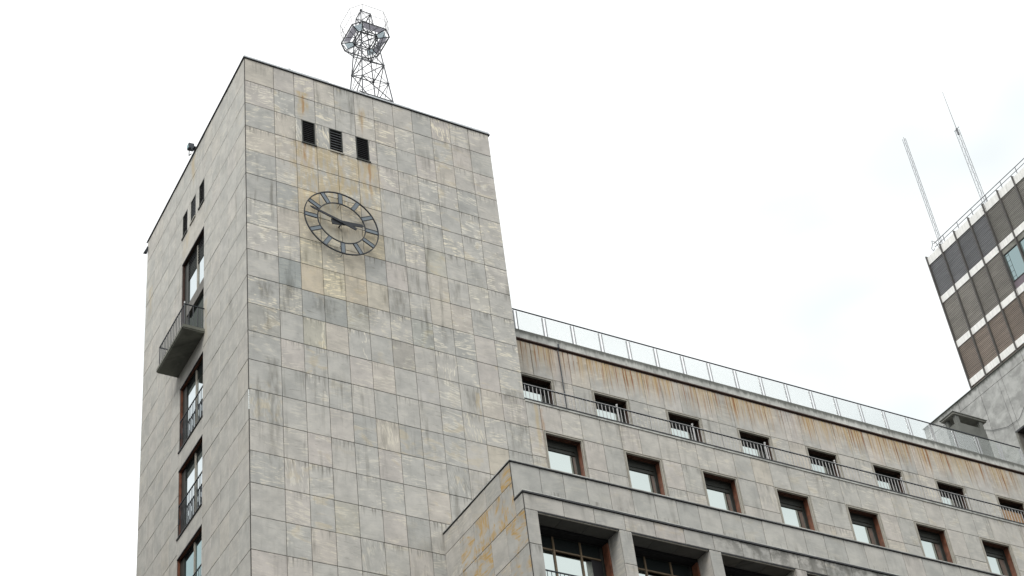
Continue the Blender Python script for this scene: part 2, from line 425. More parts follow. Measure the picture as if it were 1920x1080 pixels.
# ------------------------------------------------------------------ geometry helper
class MB:
    """Collects boxes, bars and quads; build() links them as one mesh object."""
    def __init__(self):
        self.v, self.f = [], []

    def box(self, x0, x1, y0, y1, z0, z1):
        n = len(self.v)
        self.v += [(x0, y0, z0), (x1, y0, z0), (x1, y1, z0), (x0, y1, z0), (x0, y0, z1), (x1, y0, z1), (x1, y1, z1), (x0, y1, z1)]
        self.f += [tuple(n + k for k in q) for q in ((0, 3, 2, 1), (4, 5, 6, 7), (0, 1, 5, 4), (1, 2, 6, 5), (2, 3, 7, 6), (3, 0, 4, 7))]
        return self

    def quad(self, a, b, c, d):
        n = len(self.v)
        self.v += [tuple(a), tuple(b), tuple(c), tuple(d)]
        self.f.append((n, n + 1, n + 2, n + 3))
        return self

    def bar(self, a, b, r, sides=6, r2=None):
        a, b = Vector(a), Vector(b)
        d = (b - a).normalized()
        up = Vector((0, 0, 1)) if abs(d.z) < 0.95 else Vector((1, 0, 0))
        p = d.cross(up).normalized(); q = d.cross(p)
        n = len(self.v)
        for c, rr in ((a, r), (b, r if r2 is None else r2)):
            for k in range(sides):
                t = 2 * math.pi * (k + 0.5) / sides
                self.v.append(tuple(c + p * math.cos(t) * rr + q * math.sin(t) * rr))
        for k in range(sides):
            self.f.append((n + k, n + (k + 1) % sides, n + sides + (k + 1) % sides, n + sides + k))
        self.f.append(tuple(n + k for k in reversed(range(sides))))
        self.f.append(tuple(n + sides + k for k in range(sides)))
        return self

    def path(self, pts, r, sides=6):
        for a, b in zip(pts, pts[1:]):
            self.bar(a, b, r, sides)
        return self

    def prism(self, pts, d):
        """pts: planar polygon (list of 3-D points), extruded by vector d."""
        n = len(self.v); k = len(pts); d = Vector(d)
        self.v += [tuple(p) for p in pts] + [tuple(Vector(p) + d) for p in pts]
        self.f.append(tuple(n + i for i in range(k)))
        self.f.append(tuple(n + k + i for i in reversed(range(k))))
        for i in range(k):
            self.f.append((n + i, n + k + i, n + k + (i + 1) % k, n + (i + 1) % k))
        return self

    def mesh(self, name, mat):
        me = bpy.data.meshes.new(name)
        me.from_pydata(self.v, [], self.f)
        bm = bmesh.new(); bm.from_mesh(me)
        bmesh.ops.recalc_face_normals(bm, faces=bm.faces)
        bm.to_mesh(me); bm.free()
        me.materials.append(M[mat] if isinstance(mat, str) else mat)
        return me

    def build(self, name, mat, parent=None, kind=None, label=None):
        o = bpy.data.objects.new(name, self.mesh(name, mat))
        scene.collection.objects.link(o)
        if parent is not None:
            link_parent(o, parent)
        if kind:
            o['kind'] = kind
        if label:
            o['label'] = label
        return o


ORIGIN = {}
def link_parent(o, p):
    o.parent = p
    o.matrix_parent_inverse = Matrix.Translation(-ORIGIN.get(p.name, Vector((0, 0, 0))))
    ORIGIN[o.name] = ORIGIN.get(p.name, Vector((0, 0, 0))) if False else Vector((0, 0, 0))


def thing(name, label, cat, loc=(0, 0, 0), group=None):
    o = bpy.data.objects.new(name, None)
    o.location = loc
    ORIGIN[o.name] = Vector(loc)
    scene.collection.objects.link(o)
    o['label'] = label; o['category'] = cat
    if group:
        o['group'] = group
    return o


def empty_part(name, parent):
    o = bpy.data.objects.new(name, None)
    scene.collection.objects.link(o)
    link_parent(o, parent)
    return o


def inst(me, name, parent, loc, rotz=0.0, tilt=(0, 0), color=None, scale=None):
    o = bpy.data.objects.new(name, me)
    scene.collection.objects.link(o)
    link_parent(o, parent)
    o.location = loc
    o.rotation_euler = (tilt[0], tilt[1], rotz)
    if scale:
        o.scale = scale
    if color:
        o.color = (*color, 1)
    return o


# -- stone slabs
slab_cache = {}
CH, TH = 0.007, 0.035
def slab_verts(w, h, th=TH, ch=CH):
    a, b = w / 2, h / 2
    v = [(-a, 0, -b), (a, 0, -b), (a, 0, b), (-a, 0, b),
         (-a, -th + ch, -b), (a, -th + ch, -b), (a, -th + ch, b), (-a, -th + ch, b),
         (-a + ch, -th, -b + ch), (a - ch, -th, -b + ch), (a - ch, -th, b - ch), (-a + ch, -th, b - ch)]
    f = [(8, 9, 10, 11)] + [(4 + k, 4 + (k + 1) % 4, 8 + (k + 1) % 4, 8 + k) for k in range(4)] + \
        [(k, (k + 1) % 4, 4 + (k + 1) % 4, 4 + k) for k in range(4)]
    return v, f


def subtract(rects, holes):
    for (a0, a1, b0, b1) in holes:
        out = []
        for (u0, u1, z0, z1) in rects:
            if a1 <= u0 + 1e-4 or a0 >= u1 - 1e-4 or b1 <= z0 + 1e-4 or b0 >= z1 - 1e-4:
                out.append((u0, u1, z0, z1)); continue
            if a0 > u0: out.append((u0, a0, z0, z1))
            if a1 < u1: out.append((a1, u1, z0, z1))
            m0, m1 = max(u0, a0), min(u1, a1)
            if b1 < z1: out.append((m0, m1, b1, z1))
            if b0 > z0: out.append((m0, m1, z0, b0))
        rects = out
    return [r for r in rects if r[1] - r[0] > 0.04 and r[3] - r[2] > 0.04]


GAP = 0.019
def slabs(rects, axis, plane, mat, parent, name='stone_panel', tint=None, limit=9999, jitter=0.0035):
    """axis 'front': wall facing -Y at y=plane; 'side': wall facing -X at x=plane. Slab faces end at plane."""
    rest = MB()
    for i, (u0, u1, z0, z1) in enumerate(rects):
        w, h = round(u1 - u0 - GAP, 3), round(z1 - z0 - GAP, 3)
        uc, zc = (u0 + u1) / 2, (z0 + z1) / 2
        j = random.uniform(-jitter, jitter)
        tl = (random.uniform(-.0022, .0022), random.uniform(-.0022, .0022))
        if i < limit:
            key = (w, h, mat)
            if key not in slab_cache:
                v, f = slab_verts(w, h)
                me = bpy.data.meshes.new(name)
                me.from_pydata(v, [], f); me.materials.append(M[mat])
                slab_cache[key] = me
            loc = (uc, plane + TH + j, zc) if axis == 'front' else (plane + TH + j, uc, zc)
            rz = 0 if axis == 'front' else -math.pi / 2
            o = inst(slab_cache[key], name, parent, loc, rz, color=tint(uc, zc) if tint else None)
            if axis == 'front':
                o.rotation_euler = (tl[0], 0, tl[1])
            else:
                o.rotation_euler = (0, tl[0], rz + tl[1])
        else:
            v, f = slab_verts(w, h)
            n = len(rest.v)
            for (a, b, c) in v:
                rest.v.append((uc + a, plane + TH + j + b, zc + c) if axis == 'front' else (plane + TH + j + b, uc - a, zc + c))
            rest.f += [tuple(n + k for k in q) for q in f]
    if rest.v:
        me = bpy.data.meshes.new('far_stone_panels')
        me.from_pydata(rest.v, [], rest.f); me.materials.append(M[mat])
        o = bpy.data.objects.new('far_stone_panels', me)
        scene.collection.objects.link(o); link_parent(o, parent); o['kind'] = 'stuff'


def wall_sheet(mb, axis, plane, rect, holes, depth):
    """Backing wall face behind the slabs with real openings and their reveals."""
    u0, u1, z0, z1 = rect
    P = (lambda u, z, d=0: (u, plane + d, z)) if axis == 'front' else (lambda u, z, d=0: (plane + d, u, z))
    for (a, b, c, d) in subtract([rect], holes):
        mb.quad(P(a, c), P(b, c), P(b, d), P(a, d))
    for (a0, a1, b0, b1) in holes:
        mb.quad(P(a0, b0), P(a0, b1), P(a0, b1, depth), P(a0, b0, depth))
        mb.quad(P(a1, b0), P(a1, b1), P(a1, b1, depth), P(a1, b0, depth))
        mb.quad(P(a0, b1), P(a1, b1), P(a1, b1, depth), P(a0, b1, depth))
        mb.quad(P(a0, b0), P(a1, b0), P(a1, b0, depth), P(a0, b0, depth))
        mb.quad(P(a0, b0, depth), P(a1, b0, depth), P(a1, b1, depth), P(a0, b1, depth))


def fb(mb, axis, plane, u0, u1, d0, d1, z0, z1):
    """box given in wall coordinates: d is depth behind the wall plane."""
    if axis == 'front':
        mb.box(u0, u1, plane + d0, plane + d1, z0, z1)
    else:
        mb.box(plane + d0, plane + d1, u0, u1, z0, z1)
    return mb


def frange(a, step, n):
    return [a + step * k for k in range(n)]

# ================================================================== ground
g = MB().box(-1500, 1500, -1500, 1500, -0.5, 0.0).build('ground', 'asphalt'); g['kind'] = 'structure'
p = MB().box(-3.2, 48, -9.0, -4.99, 0.0, 0.14)
p.box(-3.2, -0.01, -4.99, 60, 0.0, 0.14)
p = p.build('pavement', 'paving'); p['kind'] = 'structure'
p = MB().box(-60, 90, -44.0, -30.0, 0.0, 0.14).build('pavement_opposite', 'paving'); p['kind'] = 'structure'
p = MB()
for k in range(18):
    p.box(-50 + k * 7, -47 + k * 7, -19.6, -19.45, 0.0, 0.004)
p = p.build('road_markings', 'paint'); p['kind'] = 'structure'

# ================================================================== clock tower
tower = thing('clock_tower', 'tall stone clad clock tower with louvred vents under its roof edge', 'clock tower', (5.4, 5.7, 0))
ZT = 51.30
PIT = 1.2532
cols_f = [0.0] + frange(1.22, 0.8665, 11) + [10.87]
rows = [ZT - PIT * k for k in range(21)]
holes_f = [(2.36, 2.91, ZT - 3 * PIT + 0.0, ZT - 2 * PIT), (3.52, 4.07, ZT - 3 * PIT, ZT - 2 * PIT), (4.66, 5.21, ZT - 3 * PIT, ZT - 2 * PIT)]
def tint_front(u, z):
    c = int((u - 1.22) // 0.8665) + 1 if u > 1.22 else 0
    r = int((ZT - z) // PIT)
    T = {(1, 5): (.86, .88, .90), (1, 8): (.74, .80, .83), (2, 9): (.80, .83, .85), (3, 9): (.80, .83, .84), (4, 9): (.78, .82, .84),
         (1, 9): (.84, .84, .82), (6, 9): (.9, .9, .9), (7, 9): (.78, .82, .82), (6, 10): (.74, .76, .74), (0, 10): (.84, .83, .80),
         (2, 7): (1.08, 1.0, .80), (3, 8): (1.12, 1.02, .78), (2, 8): (1.12, 1.0, .78), (4, 8): (1.12, .98, .78), (5, 6): (1.1, .97, .72),
         (2, 6): (1.10, 1.0, .78), (3, 6): (1.10, 1.02, .84), (4, 6): (1.08, 1.0, .84), (5, 8): (1.08, 1.0, .86), (2, 5): (1.08, 1.0, .80),
         (3, 5): (1.02, 1.0, .90), (4, 5): (1.04, .99, .90), (2, 10): (1.08, 1.04, .90), (3, 7): (1.08, 1.0, .84), (4, 7): (1.06, .98, .82),
         (10, 7): (1.1, 1.1, 1.07), (8, 6): (1.06, 1.04, .95), (10, 13): (1.06, 1.0, .88), (3, 16): (1.02, 1.0, .92)}
    q = T.get((c, r), (1, 1, 1))
    return tuple(1 + (v - 1) * (.65 if q[2] < q[0] else .8) for v in q)
fr = [(a, b, z1, z0) for z0, z1 in zip(rows[:-1], rows[1:]) for a, b in zip(cols_f[:-1], cols_f[1:])]
slabs(subtract(fr, holes_f), 'front', 0.0, 'stone_front', tower, tint=tint_front)
# side
cols_s = [0.0, 0.97, 1.81, 2.65, 3.49, 4.35, 5.19, 6.02, 6.84, 7.70, 8.55, 9.40, 10.30, 11.40]
SW0, SW1 = 4.35, 6.84
sm = [(4.36, 4.93), (5.34, 5.89), (6.28, 6.84)]
hs_small = [(a, b, 47.54, 48.79) for a, b in sm]
hs_big = [(SW0, SW1, 40.78, 46.15), (SW0, SW1, 36.90, 39.86), (SW0, SW1, 33.12, 36.08), (SW0, SW1, 29.34, 32.30), (SW0, SW1, 25.56, 28.52)]
side_rects = []
for ci, (a, b) in enumerate(zip(cols_s[:-1], cols_s[1:])):
    for z0, z1 in zip(rows[:-1], rows[1:]):
        if SW0 - .01 <= a < SW1 - .01 and z1 < 47.4:
            continue
        side_rects.append((a, b, z1, z0))
side_rects = subtract(side_rects, hs_small)
side_rects += [(SW0, SW1, 46.15, 47.537 - .0), (SW0, SW1, 39.86, 40.66), (SW0, SW1, 36.08, 36.90), (SW0, SW1, 32.30, 33.12), (SW0, SW1, 28.52, 29.34)]
side_rects.sort(key=lambda r: r[0])
slabs(side_rects, 'side', 0.0, 'stone_side', tower, limit=84)
core = MB()
CP = TH - 0.004
wall_sheet(core, 'front', CP, (CP, 10.87, 0, ZT), holes_f, 0.35)
wall_sheet(core, 'side', CP, (CP, SW0, 0, ZT), [(h[0], h[1], h[2], h[3]) for h in []], 0.45)
wall_sheet(core, 'side', CP, (SW1, 11.4, 0, ZT), [], 0.45)
wall_sheet(core, 'side', CP, (SW0, SW1, 0, 47.4), hs_big, 0.70)
wall_sheet(core, 'side', CP, (SW0, SW1, 47.4, ZT), hs_small, 0.40)
core.build('wall', 'mortar', tower)
core = MB()
# deep window reveals in plaster, back and right walls, roof
for h in hs_big:
    a0, a1, b0, b1 = h
    fb(core, 'side', 0, a0 - .02, a0, TH, .55, b0, b1); fb(core, 'side', 0, a1, a1 + .02, TH, .55, b0, b1)
    fb(core, 'side', 0, a0, a1, TH, .55, b1, b1 + .02); fb(core, 'side', 0, a0, a1, TH, .55, b0 - .02, b0)
core.build('reveal', 'core', tower)
core = MB().box(10.83, 10.87, CP + .01, 11.4, 36, ZT - .01).box(0.6, 10.83, 11.36, 11.4, 0, ZT - .01)
core.box(.05, 10.8, .05, 11.3, ZT - .12, ZT - .02)
core.build('back_wall', 'core', tower)
MB().box(1.2, 9.9, 1.2, 10.4, 20, ZT - .5).build('dark_interior', 'room', tower)
# roof edge
cp = MB()
cp.box(-0.05, 10.93, -0.05, 0.0, ZT, ZT + .042).box(-.05, 0.0, 0, 11.45, ZT, ZT + .042).box(10.88, 10.93, 0, 11.45, ZT, ZT + .042)
cp.build('roof_edge_flashing', 'flash', tower)
cp = MB()
for k in range(6):
    x0_, x1_ = -.03 + 1.823 * k, -.03 + 1.823 * (k + 1)
    dz_ = random.uniform(0, .03)
    cp.box(x0_, x1_ - .01, -.03 - dz_ * .3, .349, ZT + .046, ZT + .115 + dz_)
cp.box(-.03, .35, .35, 11.4, ZT + .046, ZT + .12)
cp.build('roof_edge_cap', 'cap', tower)
MB().box(-.004, .022, -.004, .022, 0.2, ZT - .01).build('corner_joint', 'mortar', tower)
# front corner drip of old mortar (white repair on the arris)
cm = MB()
for k in range(9):
    zz = 34.95 - k * .09
    cm.box(-.009, .02, -.009, .02, zz - .07 - random.random() * .02, zz)
cm.build('mortar_repair', 'blind', tower)

def louvre_window(axis, plane, h, n, wide, parent):
    a0, a1, b0, b1 = h
    w = fb(MB(), axis, plane, a0, a0 + .035, .0, .12, b0, b1)
    fb(w, axis, plane, a1 - .035, a1, .0, .12, b0, b1)
    fb(w, axis, plane, a0 + .035, a1 - .035, .0, .12, b1 - .035, b1)
    fr_ = w.build('vent_frame', 'frame', parent)
    s = fb(MB(), axis, plane, a0 - .03, a1 + .03, -.05, .1, b0 - .03, b0 + .03)
    s.build('sill', 'frame_pale' if wide else 'frame', fr_)
    s = MB()
    for k in range(n):
        z = b0 + .06 + (b1 - b0 - .10) * (k + .5) / n
        t = (b1 - b0) / n
        P = (lambda u, d, zz: (u, plane + d, zz)) if axis == 'front' else (lambda u, d, zz: (plane + d, u, zz))
        s.quad(P(a0 + .035, .03, z - t * .32), P(a1 - .035, .03, z - t * .32), P(a1 - .035, .13, z + t * .32), P(a0 + .035, .13, z + t * .32))
        s.quad(P(a0 + .035, .03, z - t * .32), P(a1 - .035, .03, z - t * .32), P(a1 - .035, .03, z - t * .32 + .018), P(a0 + .035, .03, z - t * .32 + .018))
    s.build('louvre_blades', 'slat_wide' if wide else 'slat', fr_, kind='stuff')
louvre_window('front', 0, holes_f[0], 11, False, tower)
louvre_window('front', 0, holes_f[1], 8, True, tower)
louvre_window('front', 0, holes_f[2], 11, False, tower)
for i, h in enumerate(hs_small):
    louvre_window('side', 0, h, 11, i == 1, tower)

def grille(axis, plane, u0, u1, z0, z1, d, step, parent, name='window_railing', mat='iron', deco=True):
    P = (lambda u, dd, zz: (u, plane + dd, zz)) if axis == 'front' else (lambda u, dd, zz: (plane + dd, u, zz))
    g_ = MB()
    fb(g_, axis, plane, u0, u1, d - .02, d + .02, z1 - .035, z1)
    top = g_.build(name, mat, parent)
    fb(MB(), axis, plane, u0, u1, d - .015, d + .015, z0 + .05, z0 + .075).build('bottom_rail', mat, top)
    n = int((u1 - u0) / step)
    for k in range(n + 1):
        u = u0 + .02 + (u1 - u0 - .04) * k / n
        b = MB()
        b.bar(P(u, d, z0 + .076), P(u, d, z1 - .036), .011, 4)
        if deco and k % 2:
            b.bar(P(u, d, z0 + (z1 - z0) * .45), P(u, d, z0 + (z1 - z0) * .62), .024, 4)
        b.build('baluster', mat, top)

# big side windows
for wi, (a0, a1, b0, b1) in enumerate(hs_big):
    w = empty_part('side_window', tower)
    lin = MB()
    for (s0, s1) in ((a0, a0 + .05), (a1 - .05, a1)):
        fb(lin, 'side', 0, s0, s1, .04, .12, b0, b1 - .05)
    fb(lin, 'side', 0, a0, a1, .04, .12, b1 - .05, b1)
    lin.build('wooden_lining', 'wood' if wi else 'wood_dark', w)
    d = .17
    f = MB()
    def split(z0, z1, um=None):
        um = um or a0 + 1.0
        fb(f, 'side', 0, um - .035, um + .035, d - .03, d + .03, z0, z1)
    fb(f, 'side', 0, a0, a0 + .09, d - .04, d + .04, b0, b1); fb(f, 'side', 0, a1 - .42, a1, d - .04, d + .04, b0, b1)
    fb(f, 'side', 0, a0 + .09, a1 - .09, d - .04, d + .04, b1 - .10, b1); fb(f, 'side', 0, a0 + .09, a1 - .09, d - .04, d + .04, b0, b0 + .08)
    f.build('frame', 'frame', w)
    f = MB()
    um = a0 + 1.05
    if wi == 0:
        zt_ = 43.7
        fb(f, 'side', 0, um - .03, um + .03, d - .05, d + .02, zt_, b1 - .1); 
        f.build('mullion', 'frame_pale', w)
        fb(MB(), 'side', 0, a0 + .09, a1 - .42, d - .10, d + .05, 43.15, 43.65).build('transom_panel', 'core', w)
        pn = [(a0 + .09, um - .03, 43.7, 45.0, 'glass_side'), (um + .03, a1 - .42, 43.7, 45.0, 'glass_side'), (a0 + .09, um - .03, 45.0, b1 - .1, 'glass_dark'), (um + .03, a1 - .42, 45.0, b1 - .1, 'glass_dark'),
              (a0 + .09, um - .03, b0 + .08, 43.12, 'glass_dark'), (um + .03, a1 - .42, b0 + .08, 43.12, 'glass_dark')]
        sl = MB()
        for k in range(7):
            z = 45.08 + k * .14
            fb(sl, 'side', 0, a0 + .1, a1 - .1, d - .03, d - .015, z, z + .03)
        sl.build('shutter_slats', 'slat', w, kind='stuff')
    else:
        fb(f, 'side', 0, um - .03, um + .03, d - .05, d + .02, b0 + .08, b1 - .1)
        f.build('mullion', 'frame_pale', w)
        zs = b1 - .62 if wi < 3 else b1 - .2
        gm = 'glass_side' if wi < 3 else 'glass_dark'
        pn = [(a0 + .09, um - .03, b0 + .08, zs, 'glass_side'), (um + .03, a1 - .42, b0 + .08, zs, 'glass_side'),
              (a0 + .09, um - .03, zs, b1 - .1, 'glass_dark'), (um + .03, a1 - .42, zs, b1 - .1, 'glass_dark')]
        if wi >= 3:
            pn = [(a, b, c, e, 'glass_tower' if gmm == 'glass_side' else gmm) for a, b, c, e, gmm in pn]
    for (p0, p1, q0, q1, gm) in pn:
        if q1 > q0:
            fb(MB(), 'side', 0, p0, p1, d, d + .012, q0, q1).build('pane', gm, w)
    if wi:
        grille('side', 0, a0 + .03, a1 - .03, b0 + .02, b0 + 1.42, .035, .155, tower)
        fb(MB(), 'side', 0, a0, a1, -.04, .3, b0 - .04, b0 + .01).build('sill', 'flash', tower)
    fb(MB(), 'side', 0, a0, a1, .0, .1, b1 - .03, b1).build('lintel_edge', 'flash', tower)

# balcony
bal = empty_part('balcony', tower)
bz0, bz1 = 40.60, 40.76
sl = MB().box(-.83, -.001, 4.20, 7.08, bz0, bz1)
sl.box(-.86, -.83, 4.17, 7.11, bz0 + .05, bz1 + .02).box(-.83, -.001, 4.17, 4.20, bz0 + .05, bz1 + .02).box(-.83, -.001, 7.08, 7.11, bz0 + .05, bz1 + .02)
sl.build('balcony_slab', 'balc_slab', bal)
rt = 41.83
hr = MB().box(-.80, -.76, 4.22, 7.04, rt - .035, rt).box(-.76, -.0, 4.22, 4.26, rt - .035, rt).box(-.76, 0, 7.0, 7.04, rt - .035, rt)
hr.box(-.79, -.77, 4.26, 7.0, bz1 + .06, bz1 + .08).box(-.76, 0, 4.23, 4.25, bz1 + .06, bz1 + .08)
hr.build('handrail', 'iron', bal)
for k in range(17):
    y = 4.25 + k * (6.99 - 4.25) / 16
    MB().bar((-.78, y, bz1), (-.78, y, rt - .036), .017 if k % 16 else .024, 4).build('baluster', 'galv', bal)
for k in range(1, 5):
    x = -.78 + k * .17
    MB().bar((x, 4.24, bz1), (x, 4.24, rt - .036), .013, 4).build('baluster', 'galv', bal)
    MB().bar((x, 7.02, bz1), (x, 7.02, rt - .036), .013, 4).build('baluster', 'galv', bal)
MB().bar((-.78, 4.24, rt), (-.78, 4.24, rt + .09), .03, 8).build('finial', 'galv_pale', bal)

# ================================================================== clock
CX, CZ = 3.69, 43.56
clk = thing('wall_clock', 'large open ring clock with bare hour bars fixed to the stone tower front', 'clock', (CX, -.25, CZ))
def ring(r, wdt, y0, y1, seg=72):
    mb = MB(); n = seg
    for k in range(n):
        t = 2 * math.pi * k / n
        c, s = math.cos(t), math.sin(t)
        mb.v += [(CX + c * (r - wdt / 2), y0, CZ + s * (r - wdt / 2)), (CX + c * (r + wdt / 2), y0, CZ + s * (r + wdt / 2)),
                 (CX + c * (r + wdt / 2), y1, CZ + s * (r + wdt / 2)), (CX + c * (r - wdt / 2), y1, CZ + s * (r - wdt / 2))]
    for k in range(n):
        a, b = 4 * k, 4 * ((k + 1) % n)
        for i in range(4):
            j = (i + 1) % 4
            mb.f.append((a + i, a + j, b + j, b + i))
    return mb
ring(1.50, .038, -.28, -.235).build('outer_ring', 'clock_iron', clk)
ring(.97, .038, -.275, -.24).build('inner_ring', 'clock_iron', clk)
for k in range(12):
    t = math.pi / 2 - k * math.pi / 6
    d = Vector((math.cos(t), 0, math.sin(t))); n = Vector((-math.sin(t), 0, math.cos(t)))
    c = Vector((CX, 0, CZ))
    hw = .075
    pl = [c + d * .995 - n * hw, c + d * 1.475 - n * hw, c + d * 1.475 + n * hw, c + d * .995 + n * hw]
    m_ = MB().prism([p_ + Vector((0, -.262, 0)) for p_ in pl], (0, .02, 0))
    hb = m_.build('hour_marker', 'clock_face', clk)
    fl = MB()
    for s in (-1, 1):
        e = [c + d * .995 + n * s * (hw + .001), c + d * 1.475 + n * s * (hw + .001), c + d * 1.475 + n * s * (hw + .014), c + d * .995 + n * s * (hw + .014)]
        fl.prism([p_ + Vector((0, -.275, 0)) for p_ in e], (0, .045, 0))
    fl.build('marker_flange', 'clock_iron', hb)
    if k % 6 == 0:
        MB().bar(c + d * 1.46 + Vector((0, -.25, 0)), c + d * 1.46 + Vector((0, .0, 0)), .009, 8).build('wall_bracket', 'clock_iron', clk)
        MB().bar(c + d * .98 + Vector((0, -.25, 0)), c + d * .98 + Vector((0, .0, 0)), .009, 8).build('wall_bracket', 'clock_iron', clk)
def hand(tx, tz, tail, w0, w1, y, name):
    d = Vector((tx - CX, 0, tz - CZ)); L = d.length; d.normalize(); n = Vector((-d.z, 0, d.x)); c = Vector((CX, y, CZ))
    pts = [c - d * tail - n * w1, c + d * L * .92 - n * w0, c + d * L, c + d * L * .92 + n * w0, c - d * tail + n * w1]
    MB().prism(pts, (0, .03, 0)).build(name, 'clock_iron', clk)
hand(2.40, 43.94, .60, .045, .062, -.33, 'minute_hand')
hand(4.60, 43.70, .42, .065, .13, -.29, 'hour_hand')
MB().bar((CX, -.34, CZ), (CX, 0, CZ), .03, 12).build('hub', 'clock_iron', clk)

# ================================================================== office wing
wing = thing('office_wing', 'long stone office wing with setback top floor and rust streaked parapet', 'building', (24, 6, 0))
SB = 1.3           # top floor set back
XE = 41.95
gx = [11.47 + .86 * k for k in range(36)]
gx = [g_ for g_ in gx if g_ < XE - .3] + [XE]
gx0 = [10.87] + gx
NWIN = 9
wx = [11.47 + 3.44 * k for k in range(NWIN)]
WW = 1.70
LED = 37.57
holes_b = [(x, x + WW, 33.9, 36.30) for x in wx]
rect = [(a, b, 36.30, LED - .12) for a, b in zip(gx0[:-1], gx0[1:])]
for z0, z1 in ((35.05, 36.30), (33.8, 35.05), (32.55, 33.8)):
    for i, (a, b) in enumerate(zip(gx0[:-1], gx0[1:])):
        rect.append((a, b, z0, z1))
rect = subtract(rect, holes_b)
slabs(rect, 'front', 0.0, 'stone_wing', wing)
holes_a = [(x, x + WW, 37.75, 40.02) for x in wx]
rect = [(a, b, 40.02, 41.60) for a, b in zip([11.47 - .86 * 1] + gx[:-1], gx)]
slabs(rect, 'front', SB, 'stone_rust', wing)
rect = subtract([(a, b, 38.76, 40.02) for a, b in zip([11.47 - .86] + gx[:-1], gx)] + [(a, b, 37.5, 38.76) for a, b in zip([11.47 - .86] + gx[:-1], gx)], holes_a)
slabs(rect, 'front', SB, 'stone_wing', wing)
core = MB()
wall_sheet(core, 'front', CP, (10.87, XE, 0, LED - .12), holes_b, .75)
wall_sheet(core, 'front', SB + CP, (10.87, XE, 37.0, 41.6), holes_a, .75)
core.build('wall', 'mortar', wing)
c = MB().box(10.88, XE, .05, SB + .02, LED - .3, LED - .14).build('balcony_floor', 'core', wing)
c = MB().box(10.88, XE, SB + .2, 11.0, 42.0, 42.08).build('roof', 'roofing', wing)
c = MB().box(10.88, XE, 11.0, 11.2, 0, 42.08).box(XE - .05, XE - .01, .1, 11, 0, 41.5).build('back_wall', 'core', wing)
MB().box(-.0 + 10.88, XE, -.035, .10, LED - .12, LED - .045).build('ledge', 'conc', wing)
MB().box(10.88, XE, -.055, .12, LED - .042, LED).build('ledge_edge', 'flash', wing)
# parapet
MB().box(10.88, XE, SB - .05, SB + .30, 41.70, 42.14).build('parapet', 'conc', wing)
MB().box(10.88, XE, SB - .07, SB + .01, 41.655, 41.70).box(10.88, XE, SB + .01, SB + .2, 41.60, 41.70).build('drip_moulding', 'wood_dark', wing)
MB().box(10.88, XE, SB - .065, SB - .051, 41.702, 41.72).build('drip_lip', 'conc', wing)
# rain pipe
rp = MB().bar((13.58, SB - .05, 37.6), (13.58, SB - .05, 41.6), .022, 8).bar((13.58, SB - .14, 41.62), (13.58, SB - .14, 41.80), .035, 8)
rp.bar((13.58, SB - .05, 41.58), (13.58, SB - .14, 41.66), .022, 8)
rp.build('rain_pipe', 'iron', wing)

def stone_surround(axis, plane, a0, a1, b0, b1, parent):
    s = MB()
    for (o0, w, pr) in ((0.0, .022, .012), (.045, .045, .004)):
        fb(s, axis, plane, a0 + o0, a0 + o0 + w, -pr, .09, b0, b1 - o0)
        fb(s, axis, plane, a1 - o0 - w, a1 - o0, -pr, .09, b0, b1 - o0)
        fb(s, axis, plane, a0 + o0 + w, a1 - o0 - w, -pr, .09, b1 - o0 - w, b1 - o0)
    s.build('surround', 'frame_pale', parent)

